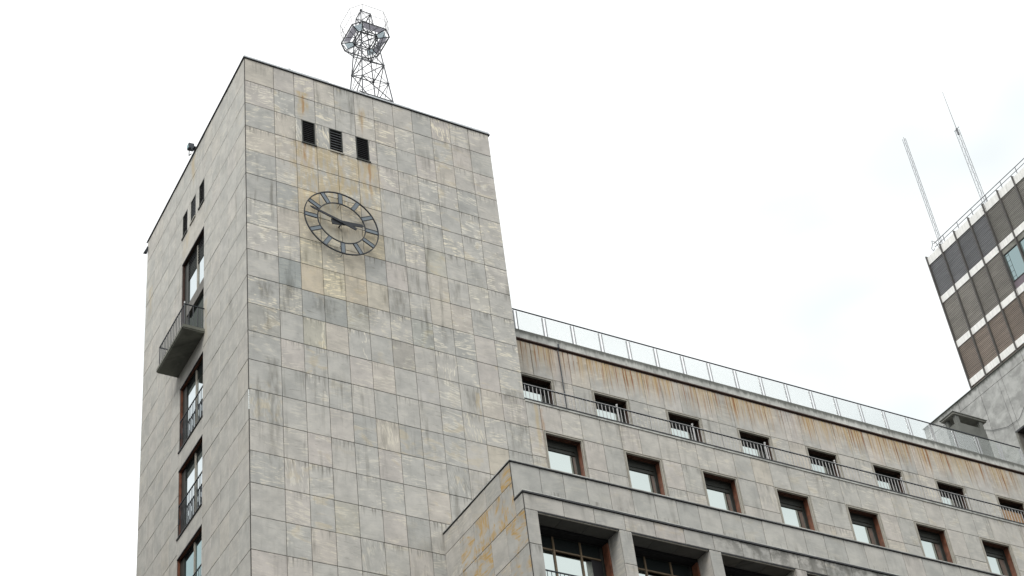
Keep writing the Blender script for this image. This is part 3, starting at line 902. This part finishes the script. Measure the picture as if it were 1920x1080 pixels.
def office_window(k, x0, plane, z0, z1, upper):
    x1 = x0 + WW
    w = empty_part('upper_window' if upper else 'window', wing)
    stone_surround('front', plane, x0, x1, z0, z1, w)
    lin = MB()
    fb(lin, 'front', plane, x0 + .02, x0 + .06, .10, .36, z0, z1 - .06); fb(lin, 'front', plane, x1 - .06, x1 - .02, .10, .36, z0, z1 - .06)
    fb(lin, 'front', plane, x0 + .02, x1 - .02, .10, .36, z1 - .06, z1 - .02)
    lin.build('wooden_lining', 'wood_dark' if upper else 'wood', w)
    lin = MB()
    fb(lin, 'front', plane, x0 + .02, x0 + .07, .37, .40, z0, z1 - .06); fb(lin, 'front', plane, x1 - .07, x1 - .02, .37, .40, z0, z1 - .06)
    fb(lin, 'front', plane, x0 + .02, x1 - .02, .37, .40, z1 - .06, z1 - .02)
    lin.build('inner_lining', 'frame', w)
    # grooves of the shutter housing on the soffit
    sg = MB()
    for d in (.14, .22, .30):
        fb(sg, 'front', plane, x0 + .07, x1 - .07, d, d + .025, z1 - .085, z1 - .061)
    sg.build('shutter_guides', 'wood_dark', w, kind='stuff')
    d = .41
    f = MB()
    fb(f, 'front', plane, x0 + .02, x0 + .09, d, d + .06, z0, z1 - .02); fb(f, 'front', plane, x1 - .17, x1 - .02, d, d + .06, z0, z1 - .02)
    fb(f, 'front', plane, x0 + .09, x1 - .17, d, d + .06, z1 - .34, z1 - .02); fb(f, 'front', plane, x0 + .09, x1 - .17, d, d + .06, z0, z0 + .08)
    if not upper:
        fb(f, 'front', plane, x0 + .09, x1 - .17, d - .02, d + .06, z1 - .52, z1 - .41)
    f.build('frame', 'frame', w)
    if upper:
        zb = z0 + 1.76
        fb(MB(), 'front', plane, x0 + .09, x1 - .17, d + .02, d + .03, z0 + .08, zb).build('pane', 'glass', w)
        fb(MB(), 'front', plane, x0 + .09, x1 - .17, d + .02, d + .03, zb, z1 - .34).build('pane', 'glass_dark', w)
        s = MB()
        for q in range(7):
            z = zb + .02 + q * .065
            fb(s, 'front', plane, x0 + .09, x1 - .17, d - .005, d + .012, z, z + .028)
        s.build('shutter_slats', 'slat', w, kind='stuff')
    else:
        fb(MB(), 'front', plane, x0 + .09, x1 - .17, d + .02, d + .03, z0 + .08, z1 - .52).build('pane', 'glass', w)
        fb(MB(), 'front', plane, x0 + .09, x1 - .24, d + .02, d + .03, z1 - .41, z1 - .34).build('fanlight', 'glass', w)
for k, x in enumerate(wx):
    office_window(k, x, 0.0, 33.9, 36.30, False)
    office_window(k, x, SB, 37.75, 40.02, True)
# boarded-up last upper window
fb(MB(), 'front', SB, wx[7] + .09, wx[7] + WW - .1, .30, .34, 37.8, 39.55).build('board', plain('plywood', (0.42, 0.27, 0.15), 0.7, 0, 0.2, 3.0), wing)

# balcony railing in front of the setback floor
br = empty_part('balcony_railing', wing)
MB().box(10.89, XE, .035, .085, 38.28, 38.315).box(10.89, XE, .045, .075, LED + .06, LED + .085).build('handrail', 'iron', br)
MB().box(10.89, XE, .028, .034, 38.30, 38.318).build('handrail_edge', 'rail_pale', br)
nb = int((XE - 10.95) / .167)
bme = MB().bar((0, 0, LED), (0, 0, 38.28), .0135, 4).mesh('baluster', 'rail_pale')
for k in range(nb):
    inst(bme, 'baluster', br, (10.98 + k * .167, .06, 0))
pme = MB().bar((0, 0, LED), (0, 0, 38.40), .024, 6).bar((0, 0, 38.40), (0, 0, 38.46), .04, 8).mesh('railing_post', 'rail_pale')
for k in range(8):
    inst(pme, 'railing_post', br, (11.47 + 3.44 * k + 3.55, .06, 0))

# glass balustrade on the roof
gb = empty_part('glass_balustrade', wing)
GY = SB + .0
MB().box(11.72 - .8, 38.2, GY - .02, GY + .02, 43.16, 43.20).build('handrail', 'iron', gb)
sp = 1.316
x = 11.78
i = 0
pm = MB().box(-.022, .022, -.02, .02, 0, .97).mesh('post', 'galv_pale')
while x < 38.3:
    inst(pm, 'post', gb, (x, GY, 42.14))
    inst(pm, 'post', gb, (x + .14, GY, 42.14), scale=(.6, 1, 1))
    if x + sp < 38.6:
        MB().box(x + .165, x + sp - .025, GY - .006, GY + .006, 42.2, 43.10).build('glass_panel', 'glass_rail', gb)
    x += sp
    i += 1

# ================================================================== projecting block
blk = thing('projecting_block', 'lower projecting stone block with deep framed windows in front of the wing', 'building', (20, -2, 0))
BX, BY, BY2 = 6.90, -4.50, -5.00
ZB, ZS, ZO = 30.80, 29.33, 28.75
gb1 = [6.90, 7.97] + [8.83 + .86 * k for k in range(40)]
gb1 = [v for v in gb1 if v < 42]
slabs([(a, b, ZS - .1, ZB) for a, b in zip(gb1[:-1], gb1[1:])], 'front', BY, 'stone_bay_top', blk)
gb2 = [6.90, 8.32] + [9.43 + 1.12 * k for k in range(30)]
gb2 = [v for v in gb2 if v < 42]
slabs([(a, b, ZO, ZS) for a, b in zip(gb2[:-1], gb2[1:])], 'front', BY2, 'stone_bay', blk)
PW = .46
OP = 3.385
piers = [6.90 + OP * k for k in range(11)]
pr_ = []
for px in piers:
    for z0, z1 in ((27.52, ZO), (26.3, 27.52), (25.0, 26.3)):
        pr_.append((px, px + PW, z0, z1))
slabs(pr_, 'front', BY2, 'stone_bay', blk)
holes_c = [(px + PW, px + OP, 22.0, ZO) for px in piers[:-1]]
core = MB()
wall_sheet(core, 'front', BY2 + CP, (BX + .01, piers[-1] + PW, 20.0, ZS), holes_c, .02)
core.v, core.f = [], []
for (a, b, c_, d_) in subtract([(BX + .03, piers[-1] + PW, 20.0, ZS - .004)], holes_c):
    core.quad((a, BY2 + CP, c_), (b, BY2 + CP, c_), (b, BY2 + CP, d_), (a, BY2 + CP, d_))
core.box(BX + .03, 42, BY + CP, BY + .2, ZS, ZB - .01)
core.box(BX + CP, BX + .2, BY2 + .02, -.0, 0, ZS - .01).box(BX + CP, BX + .2, BY + .05, -.0, ZS, ZB - .01)
core.build('wall', 'mortar', blk)
# soffit and pier sides (stone)
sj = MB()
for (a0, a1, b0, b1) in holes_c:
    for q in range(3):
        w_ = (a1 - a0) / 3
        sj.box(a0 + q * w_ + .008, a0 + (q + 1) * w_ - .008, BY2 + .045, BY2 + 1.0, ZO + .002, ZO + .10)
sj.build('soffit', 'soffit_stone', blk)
cs = [-5.0, -3.81, -2.87, -1.92, -.98, 0]
sr = []
for z0, z1 in ((30.02, ZB), (28.76, 30.02), (27.52, 28.76), (26.3, 27.52), (25.0, 26.3), (23.7, 25.0), (22.4, 23.7)):
    for a, b in zip(cs[:-1], cs[1:]):
        if z0 > 29 and a < -4.5:
            a = BY
        sr.append((a, b, z0, z1))
sr = subtract(sr, [(-5.0, -4.5, ZS, 31)])
slabs(sr, 'side', BX, 'stone_bay_side', blk)
for px in piers[1:]:
    c = MB().box(px + .002, px + .05, BY2 + TH, BY2 + 1.0, 20, ZO - .002).box(px + PW - .05, px + PW - .002, BY2 + TH, BY2 + 1.0, 20, ZO - .002)
    c.build('pier_cheek', 'stone_bay', blk)
c = MB().box(BX + .41, BX + PW - .002, BY2 + TH, BY2 + 1.0, 20, ZO - .002).build('pier_cheek', 'stone_bay', blk)
MB().box(BX - .03, 42, BY - .05, BY + .12, ZB, ZB + .032).box(BX - .03, BX + .12, BY + .12, -.0, ZB, ZB + .032).build('coping', 'flash', blk)
MB().box(BX - .02, 42, BY - .035, BY + .12, ZB + .035, ZB + .075).box(BX - .02, BX + .12, BY + .12, -.0, ZB + .035, ZB + .075).build('coping_cap', 'conc', blk)
MB().box(BX + .0, 42, BY2 - .05, BY, ZS, ZS + .055).box(BX - .03, BX, BY2 - .05, BY, ZS, ZS + .055).build('lower_coping', 'flash', blk)
MB().box(BX - .01, 42, BY2 - .02, BY - .02, ZS + .058, ZS + .11).build('lower_coping_cap', 'conc', blk)
MB().box(BX - .004, BX + .02, BY - .004, BY + .02, ZS + .12, ZB).box(BX - .004, BX + .02, BY2 - .004, BY2 + .02, 20, ZS).build('corner_joint', 'mortar', blk)
MB().box(BX + .2, 42, BY + .12, -.0, ZB - .5, ZB - .4).build('roof', 'roofing', blk)
MB().box(BX + .3, 42, -3.2, -.1, 0, 30).build('dark_interior', 'room', blk)
for bi, (a0, a1, b0, b1) in enumerate(holes_c):
    w = empty_part('bay_window', blk)
    # dark strip drawn as the shadow line under the band, then its pale lip
    MB().box(a0 + .004, a1 - .004, BY2 + .012, BY2 + .04, ZO - .03, ZO + .004).build('fillet_and_shadow_line', 'flash', w)
    MB().box(a0 + .004, a1 - .004, BY2 + .04, BY2 + .075, ZO - .055, ZO - .001).build('fillet_and_shadow_line', 'frame_pale', w)
    d = 1.0
    f = MB()
    fb(f, 'front', BY2, a0, a0 + .09, d, d + .07, b0, b1); fb(f, 'front', BY2, a1 - .12, a1, d, d + .07, b0, b1)
    fb(f, 'front', BY2, a0 + .09, a1 - .12, d, d + .07, b1 - .10, b1)
    f.build('frame', 'frame', w)
    f = MB()
    ms = [a0 + 1.07, a0 + 2.06]
    for m_ in ms:
        fb(f, 'front', BY2, m_ - .03, m_ + .03, d - .03, d + .05, b0, b1 - .1)
    zt = b1 - .62
    edges = [a0 + .09] + ms + [a1 - .12]
    for e0, e1 in zip(edges[:-1], edges[1:]):
        fb(f, 'front', BY2, e0 + .03, e1 - .03, d - .02, d + .05, zt, zt + .05)
    f.build('mullions', 'frame_tan', w)
    for e0, e1 in zip(edges[:-1], edges[1:]):
        e1_ = e1 if e1 != edges[-1] else e1 - .35
        fb(MB(), 'front', BY2, e0 + .03, e1_ - .03, d + .01, d + .02, b0, zt - (.10 if e0 > a0 + .5 else 0)).build('pane', 'glass', w)
        fb(MB(), 'front', BY2, e0 + .03, e1 - .03, d + .012, d + .022, zt + .05, b1 - .1).build('top_pane', 'glass_dark', w)
    fb(MB(), 'front', BY2, a1 - .5, a1 - .12, d + .025, d + .04, b0, b1 - .1).build('dark_curtain', 'slat', w)
    fb(MB(), 'front', BY2, a1 - .06, a1 - .003, d - .34, d - .05, b0, b1 - .12).build('wooden_lining', 'wood', w)
    fb(MB(), 'front', BY2, a0 + .003, a1 - .003, d - .34, d - .05, b1 - .12, b1 - .003).build('shutter_housing', 'room', w)
    grille('front', BY2, a0 + .02, a1 - .02, 25.6, 26.83, .22, .15, blk, deco=False)

# ================================================================== lattice mast on the tower roof
ant = thing('lattice_tower', 'dark steel lattice tower with octagonal platform on the clock tower roof', 'antenna tower', (6.41, 1.79, ZT))
AX, AY = 6.41, 1.79
def half(z):
    return .238 + (58.75 - z) * .0787
lv = [51.32, 52.86, 54.02, 55.23, 56.38, 57.17, 58.0, 58.75]
cr = [(-1, -1), (1, -1), (1, 1), (-1, 1)]
def cp_(k, z):
    sx, sy = cr[k % 4]
    return Vector((AX + sx * half(z), AY + sy * half(z), z))
for k in range(4):
    MB().bar(cp_(k, lv[0]), cp_(k, lv[-1]), .032, 6, .026).build('leg', 'galv', ant)
for i, z in enumerate(lv):
    h_ = MB()
    for k in range(4):
        h_.bar(cp_(k, z), cp_(k + 1, z), .026 if i in (1, 3, 5, 7) else .018, 5)
    h_.build('horizontal_ring', 'galv', ant)
for i in range(len(lv) - 1):
    for k in range(4):
        d_ = MB()
        a, b = lv[i], lv[i + 1]
        flip = (i + k) % 2
        d_.bar(cp_(k + flip, a), cp_(k + 1 - flip, b), .022, 5)
        if i != 0:
            d_.bar(cp_(k + 1 - flip, a), cp_(k + flip, b), .013, 5)
        d_.build('brace', 'galv', ant)
for i in (2, 3, 5):
    for k in range(4):
        MB().box(*(lambda p_: (p_.x - .035, p_.x + .035, p_.y - .035, p_.y + .035, p_.z - .035, p_.z + .035))(cp_(k, lv[i]))).build('gusset', 'galv', ant)
# deck
ZD = 57.17
def octo(b, c, z, dx=0.0):
    o_ = [(-1, -1, 0), (-1, -1, 1), (1, -1, 1), (1, -1, 0), (1, 1, 0), (1, 1, 1), (-1, 1, 1), (-1, 1, 0)]
    return [Vector((AX + dx + sx * (c if k else b), AY + sy * (b if k else c), z)) for sx, sy, k in o_]
out_ = octo(.89, .565, ZD)
inn_ = octo(.46, .30, ZD)
for k in range(8):
    MB().bar(out_[k], out_[(k + 1) % 8], .030, 5).build('deck_edge', 'galv', ant)
    MB().bar(inn_[k], inn_[(k + 1) % 8], .026, 5).build('deck_inner_edge', 'galv', ant)
    MB().bar(out_[k], inn_[k], .024, 5).build('deck_beam', 'galv', ant)
    m1, m2 = (out_[k] + out_[(k + 1) % 8]) / 2, (inn_[k] + inn_[(k + 1) % 8]) / 2
    if k % 2:
        MB().bar(out_[k] * .7 + out_[(k + 1) % 8] * .3, m2, .014, 5).bar(out_[k] * .3 + out_[(k + 1) % 8] * .7, m2, .014, 5).build('deck_strut', 'galv', ant)
    e = .03
    dk = MB()
    up = Vector((0, 0, e))
    a_, b_ = out_[k].lerp(inn_[k], .05), out_[(k + 1) % 8].lerp(inn_[(k + 1) % 8], .05)
    c_, d_ = out_[(k + 1) % 8].lerp(inn_[(k + 1) % 8], .95), out_[k].lerp(inn_[k], .95)
    if k in (1, 3, 7):
        dk.prism([a_.lerp(d_, .1).lerp(b_, .06) + up, b_.lerp(c_, .1) + up, c_.lerp(b_, .22) + up, d_.lerp(a_, .22) + up], (0, 0, .006))
        dk.build('deck_plate', 'mesh_deck', ant)
    elif k != 5:
        dk.prism([a_.lerp(d_, .25) + up, b_.lerp(c_, .25) + up, c_ + up, d_ + up], (0, 0, .006))
        dk.build('deck_plate', 'deck_sheet', ant)
    else:
        for q in (.1, .3, .5, .7, .9):
            dk.bar(a_.lerp(b_, q) + up, d_.lerp(c_, q) + up, .010, 4)
        dk.build('deck_plate', 'galv', ant)
    zz = MB()
rl = octo(.91, .50, 58.30)
rm = octo(.90, .53, 57.75)
for k in range(8):
    MB().bar(rl[k], rl[(k + 1) % 8], .011, 5).build('guard_rail', 'mast_grey', ant)
    MB().bar(rm[k], rm[(k + 1) % 8], .008, 4).build('guard_rail', 'mast_grey', ant)
    s = MB().bar(out_[k], rl[k], .011, 5)
    for q in range(1, 5 if k % 2 else 3):
        s.bar(out_[k].lerp(out_[(k + 1) % 8], q / (5 if k % 2 else 3)), rl[k].lerp(rl[(k + 1) % 8], q / (5 if k % 2 else 3)), .006, 4)
    s.build('guard_posts', 'mast_grey', ant, kind='stuff')
# knee braces to the deck
for k in range(4):
    MB().bar(cp_(k, 56.38), out_[(2 * k) % 8], .018, 5).bar(cp_(k, 56.38), out_[(2 * k + 1) % 8], .018, 5).build('knee_brace', 'galv', ant)
MB().bar(cp_(0, 58.75) - Vector((.02, .02, .0)), cp_(0, 58.75) + Vector((.03, .03, .12)), .05, 6).build('top_lamp', 'galv', ant)
fe = MB()
fe.path([cp_(0, 52.8) + Vector((-.25, 0, -.25)), cp_(0, 52.9) + Vector((-.1, 0, 0)), cp_(0, 52.86), cp_(0, 52.6) + Vector((.4, 0, -.1))], .022)
fe.build('cable_bundle', 'iron', ant)

# small rods along the roof edge
for i, (x, lb) in enumerate(((2.02, 'small steel hook on the tower roof edge nearest the corner'), (7.53, 'small steel stub on the tower roof edge right of the lattice mast'),
                             (10.38, 'small steel stub at the far end of the tower roof edge'))):
    r_ = thing('roof_hook', lb, 'hook', (x, .1, ZT + .1), 'hooks along the tower roof edge')
    MB().bar((x, .1, ZT + .1), (x, .1, ZT + (.30 if i == 0 else .2)), .018, 6).build('rod', 'galv', r_)
    MB().bar((x, .1, ZT + (.30 if i == 0 else .2)), (x - .09, .1, ZT + (.33 if i == 0 else .22)), .018, 6).build('hook_end', 'galv', r_)

# floodlight on the side roof edge
fl = thing('floodlight', 'black boxy floodlight hanging over the left roof edge of the tower', 'floodlight', (-.1, 5.6, ZT))
hd = MB()
hd.prism([(-.27, 5.46, 51.48), (-.27, 5.70, 51.51), (-.27, 5.75, 51.76), (-.27, 5.51, 51.80)], (.24, 0, .02))
hd.build('lamp_housing', 'iron', fl)
MB().prism([(-.29, 5.49, 51.51), (-.29, 5.67, 51.54), (-.29, 5.72, 51.73), (-.29, 5.54, 51.76)], (.018, 0, 0)).build('lamp_glass', 'glass_tower', fl)
MB().path([(-.16, 5.46, 51.62), (-.16, 5.42, 51.34), (-.12, 5.42, 51.28), (-.02, 5.42, 51.40)], .022).path([(-.16, 5.75, 51.62), (-.16, 5.78, 51.32), (-.12, 5.6, 51.28)], .02).build('bracket', 'iron', fl)
MB().box(-.1, .1, 5.3, 5.5, 51.42, 51.46).build('base_plate', 'iron', fl)
sl_ = thing('corner_lamp', 'tiny black lamp fixed near the top of the far left edge', 'lamp', (0, 11.3, 50.8))
MB().prism([(-.20, 11.3, 50.60), (-.04, 11.3, 50.62), (-.0, 11.3, 50.95), (-.05, 11.3, 50.97)], (0, .12, 0)).build('lamp_shade', 'iron', sl_)
MB().bar((-.05, 11.36, 50.95), (0.02, 11.36, 51.1), .02, 5).build('bracket', 'iron', sl_)

# curved dark thing behind the balcony railing
cpz = thing('curved_pipe', 'small dark curved object behind the balcony railing at the first upper window', 'pipe', (11.75, .6, LED))
MB().path([(11.62, .35, LED + .02), (11.62, .35, LED + .17), (11.69, .35, LED + .25), (11.79, .35, LED + .26), (11.86, .35, LED + .20)], .028, 8).build('tube', 'iron', cpz)

# ================================================================== roof hut by the gable
hut = thing('roof_hut', 'small rooftop shaft with a dark overhanging concrete slab against the concrete gable', 'roof hut', (37.3, 3.1, 42.1))
MB().box(36.20, 38.22, 2.58, 3.42, 45.52, 45.60).build('roof_slab', 'conc_slab', hut)
MB().box(36.16, 38.26, 2.54, 3.46, 45.602, 45.64).build('slab_edge', 'conc', hut)
for (x, y) in ((36.45, 2.72), (37.9, 2.72), (36.45, 3.25), (37.9, 3.25)):
    MB().box(x - .11, x + .11, y - .08, y + .08, 45.1, 45.5).build('corner_post', 'conc', hut)
MB().box(36.34, 38.05, 2.64, 3.36, 42.08, 45.1).build('shaft_wall', 'conc', hut)

# ================================================================== concrete gable building
gab = thing('concrete_building', 'weathered grey concrete side wall rising behind the roof terrace', 'building', (45, 4, 0))
GX = 42.0
gy = [-4.0, -2.3, -.75, .75, 2.27, 3.80, 5.33, 6.80, 9.4]
win_g = (1.6, 4.10, 44.6, 47.0)
rc = [(a, b, 50.12, 50.76) for a, b in zip(gy[:-1], gy[1:])] + [(a, b, 44.0, 50.12) for a, b in zip(gy[:-1], gy[1:])] + [(a, b, 38.0, 44.0) for a, b in zip(gy[:-1], gy[1:])]
GAP_OLD = GAP
slabs(subtract(rc, [win_g]), 'side', GX, 'conc_gable', gab, name='concrete_panel', jitter=.002)
core = MB()
wall_sheet(core, 'side', GX + CP, (-4.0, 9.4, 0, 50.76), [win_g], .8)
core.build('wall', 'mortar', gab)
MB().box(GX + .04, 58, 9.35, 9.39, 0, 50.7).box(GX + .05, 58, -4, 9.3, 50.5, 50.6).box(57.9, 58, -4, 9.3, 0, 50.6).build('back_wall', 'core', gab)
MB().box(GX - .03, GX + .3, -4.0, 9.43, 50.76, 50.80).build('coping', 'conc_gable', gab)
gw = empty_part('side_window', gab)
fb(MB(), 'side', GX, 1.6, 4.10, -.03, .5, 46.9, 47.0).build('lintel', 'flash', gw)
fb(MB(), 'side', GX, 4.0, 4.10, -.03, .5, 44.6, 46.9).build('jamb', 'conc_slab', gw)
fb(MB(), 'side', GX, 1.7, 3.95, .45, .5, 44.6, 46.85).build('shutter', 'wood', gw)
cb = MB().path([(GX - .04, 2.0 + .0, 49.0), (GX - .04, 2.9, 48.0), (GX - .04, 3.6, 47.45), (GX - .04, 4.4, 47.5), (GX - .04, 5.3, 47.9), (GX - .04, 6.2, 48.6)], .011, 5)
cb.build('slack_cable', 'iron', gab)
vt = thing('roof_vent', 'low pale rounded vent at the far end of the concrete building', 'vent', (42.6, 10.3, 49.6))
MB().box(42.0, 43.4, 9.46, 10.2, 48.0, 50.1).box(42.1, 43.3, 10.2, 10.75, 48.0, 49.9).build('vent_body', 'conc', vt)
MB().bar((42.05, 10.1, 50.15), (43.3, 10.1, 50.15), .16, 10).build('vent_hood', 'conc', vt)

# ================================================================== brown tower
bt = thing('brown_office_tower', 'brown louvred high rise with white floor bands and slender dark fins', 'office tower', (70, 5, 0))
TX = 60.0
fy = [19.73 - 1.437 * k for k in range(14)]
zw = [(76.92, 77.60), (73.40, 73.98), (69.42, 69.98), (66.10, 66.68)]
zp = [(73.98, 76.92), (69.98, 73.40), (66.68, 69.42), (62.6, 66.10)]
MB().box(TX + .09, TX + 18, fy[-1], 19.70, 0, 77.4).build('wall', 'tower_core', bt)
tints = [(.175, .180, .188), (.235, .222, .198), (.245, .202, .168), (.22, .18, .15)]
pc = {}
for r, (z0, z1) in enumerate(zp):
    for c in range(13):
        y1, y0 = fy[c], fy[c + 1]
        if r == 1 and c >= 4 or r == 2 and c >= 5 and c != 6:
            continue
        key = (round(z1 - z0, 3),)
        if key not in pc:
            s = MB(); n_ = int((z1 - z0) / .12)
            for q in range(n_):
                zz = (z1 - z0) * q / n_; hh = (z1 - z0) / n_
                jj = random.uniform(0, .02)
                s.quad((.0 + jj, 0, zz), (.0 + jj, 1.40, zz), (.035, 1.40, zz + hh * .82), (.035, 0, zz + hh * .82))
                s.quad((.035, 0, zz + hh * .82), (.035, 1.40, zz + hh * .82), (.085, 1.40, zz + hh), (.085, 0, zz + hh))
            pc[key] = s.mesh('louvre_panel', 'corrugated')
        k_ = random.uniform(.86, 1.14)
        tc = tints[r] if not (r == 0 and c >= 4) else (.225, .218, .195)
        inst(pc[key], 'louvre_panel', bt, (TX + .0, y0 + .02, z0), color=tuple(v * k_ for v in tc))
for r, (z0, z1) in enumerate(zw):
    me = MB().box(0, .12, .012, .70, 0, z1 - z0 - .03).box(0.004, .12, .714, 1.395, 0, z1 - z0 - .03).mesh('white_panel', 'white_band')
    for c in range(13):
        inst(me, 'white_panel', bt, (TX - .05, fy[c + 1] + .02, z0 + .015), color=None)
fm = MB().box(-.15, .09, -.04, .04, 0, 77.70 - 40).mesh('fin', 'fin')
for y in fy:
    inst(fm, 'fin', bt, (TX, y, 40))
# windows
for r, cs_ in ((1, range(4, 13)), (2, (5, 7, 8, 9, 10, 11, 12))):
    z0, z1 = zp[r]
    for c in cs_:
        y1, y0 = fy[c] - .05, fy[c + 1] + .05
        w = empty_part('window', bt)
        MB().box(TX + .02, TX + .08, y0, y1, z0 + .0, z0 + .62).build('sill_panel', M['mauve'], w)
        MB().box(TX + .02, TX + .08, y0, y1, z1 - .42, z1).build('head_panel', 'conc_slab', w)
        MB().box(TX - .01, TX + .08, y0, y0 + .06, z0 + .62, z1 - .42).box(TX - .01, TX + .08, y1 - .06, y1, z0 + .62, z1 - .42).box(TX - .01, TX + .08, y0 + .06, y1 - .06, z1 - .48, z1 - .42).box(TX - .01, TX + .08, y0 + .06, y1 - .06, z0 + .62, z0 + .68).build('frame', 'frame', w)
        MB().box(TX + .04, TX + .06, y0 + .06, y1 - .06, z0 + .68, z1 - .48).build('pane', 'glass_tower', w)
# roof rail
rr = empty_part('roof_railing', bt)
rz = 78.32
MB().bar((TX + .1, fy[-1], rz), (TX + .1, 18.9, rz), .030, 5).bar((TX + .1, fy[-1], rz - .33), (TX + .1, 18.9, rz - .33), .024, 5).build('handrail', 'mast_grey', rr)
for y in fy:
    if y < 18.4:
        MB().bar((TX + .1, y - .35, 77.6), (TX + .1, y - .35, rz), .03, 5).build('post', 'mast_grey', rr)
MB().path([(TX - .1, 18.35, 77.2), (TX - .3, 18.4, 77.9), (TX - .25, 18.7, 78.3), (TX + .1, 19.0, 78.35), (TX + .1, 19.2, 78.1), (TX + .1, 19.1, 77.8), (TX - .1, 18.8, 77.7)], .022).build('ladder_hoop', 'mast_grey', rr)
lad = MB()
for s in (-.0,):
    for k in range(22):
        lad.bar((TX - .24, 14.05, 77.5 - k * .45), (TX - .24, 13.75, 77.5 - k * .45), .012, 4)
    lad.bar((TX - .24, 13.75, 68), (TX - .24, 13.75, 77.6), .014, 4)
lad.build('wall_ladder', 'fin', bt)

# masts on it
def radio_mast(x, y, z0, z1, zw_, w, lb):
    m_ = thing('radio_mast', lb, 'radio mast', (x, y, z0), 'radio masts on the brown tower')
    pt = [Vector((x + w * math.cos(a), y + w * math.sin(a), 0)) for a in (R(100), R(220), R(340))]
    for p_ in pt:
        MB().bar(p_ + Vector((0, 0, z0)), p_ + Vector((0, 0, z1)), .016, 4).build('leg', 'mast_grey', m_)
    n_ = int((z1 - z0) / .4)
    lc = MB()
    for k in range(n_):
        za, zb = z0 + (z1 - z0) * k / n_, z0 + (z1 - z0) * (k + 1) / n_
        for q in range(3):
            a, b = pt[q], pt[(q + 1) % 3]
            if k % 2: a, b = b, a
            lc.bar(a + Vector((0, 0, za)), b + Vector((0, 0, zb)), .007, 3)
    lc.build('lacing', 'mast_grey', m_, kind='stuff')
    if zw_ > z1:
        MB().bar((x, y, z1 - .6), (x, y, zw_), .026, 5, .014).build('whip', 'mast_grey', m_)
        MB().bar((x, y, z1 - .55), (x, y, z1 + .05), .07, 6).bar((x - .0, y - .25, z1 - .0), (x, y + .25, z1 - .05), .02, 4).build('antenna_head', 'galv', m_)
    return m_
radio_mast(61.0, 14.5, 77.4, 86.0, 89.9, .17, 'taller slender lattice mast with a whip on the brown tower roof')
radio_mast(61.0, 19.0, 77.4, 89.4, 0, .13, 'slender pale lattice mast without whip at the brown tower roof corner')

# ================================================================== out-of-frame block across the side street, for reflections, raised to shade the left face
nb_ = thing('unseen_street_block', 'unseen dark plastered block across the side street, added for side window reflections and shade on the left face', 'building', (-25, 30, 0))
MB().box(-34, -17.5, 0, 75, 0, 46).box(-34, -19.5, 34, 75, 46, 64).build('wall', 'plaster', nb_)
ww = MB()
for fl_ in range(12):
    for k in range(20):
        z, y = 3.0 + fl_ * 3.1, 4 + k * 3.5
        if z + 1.7 < 40:
            ww.box(-17.5, -17.46, y, y + 1.5, z, z + 1.7)
ww.build('window_glazing', 'glass_dark', nb_, kind='stuff')
bpy.context.view_layer.update()
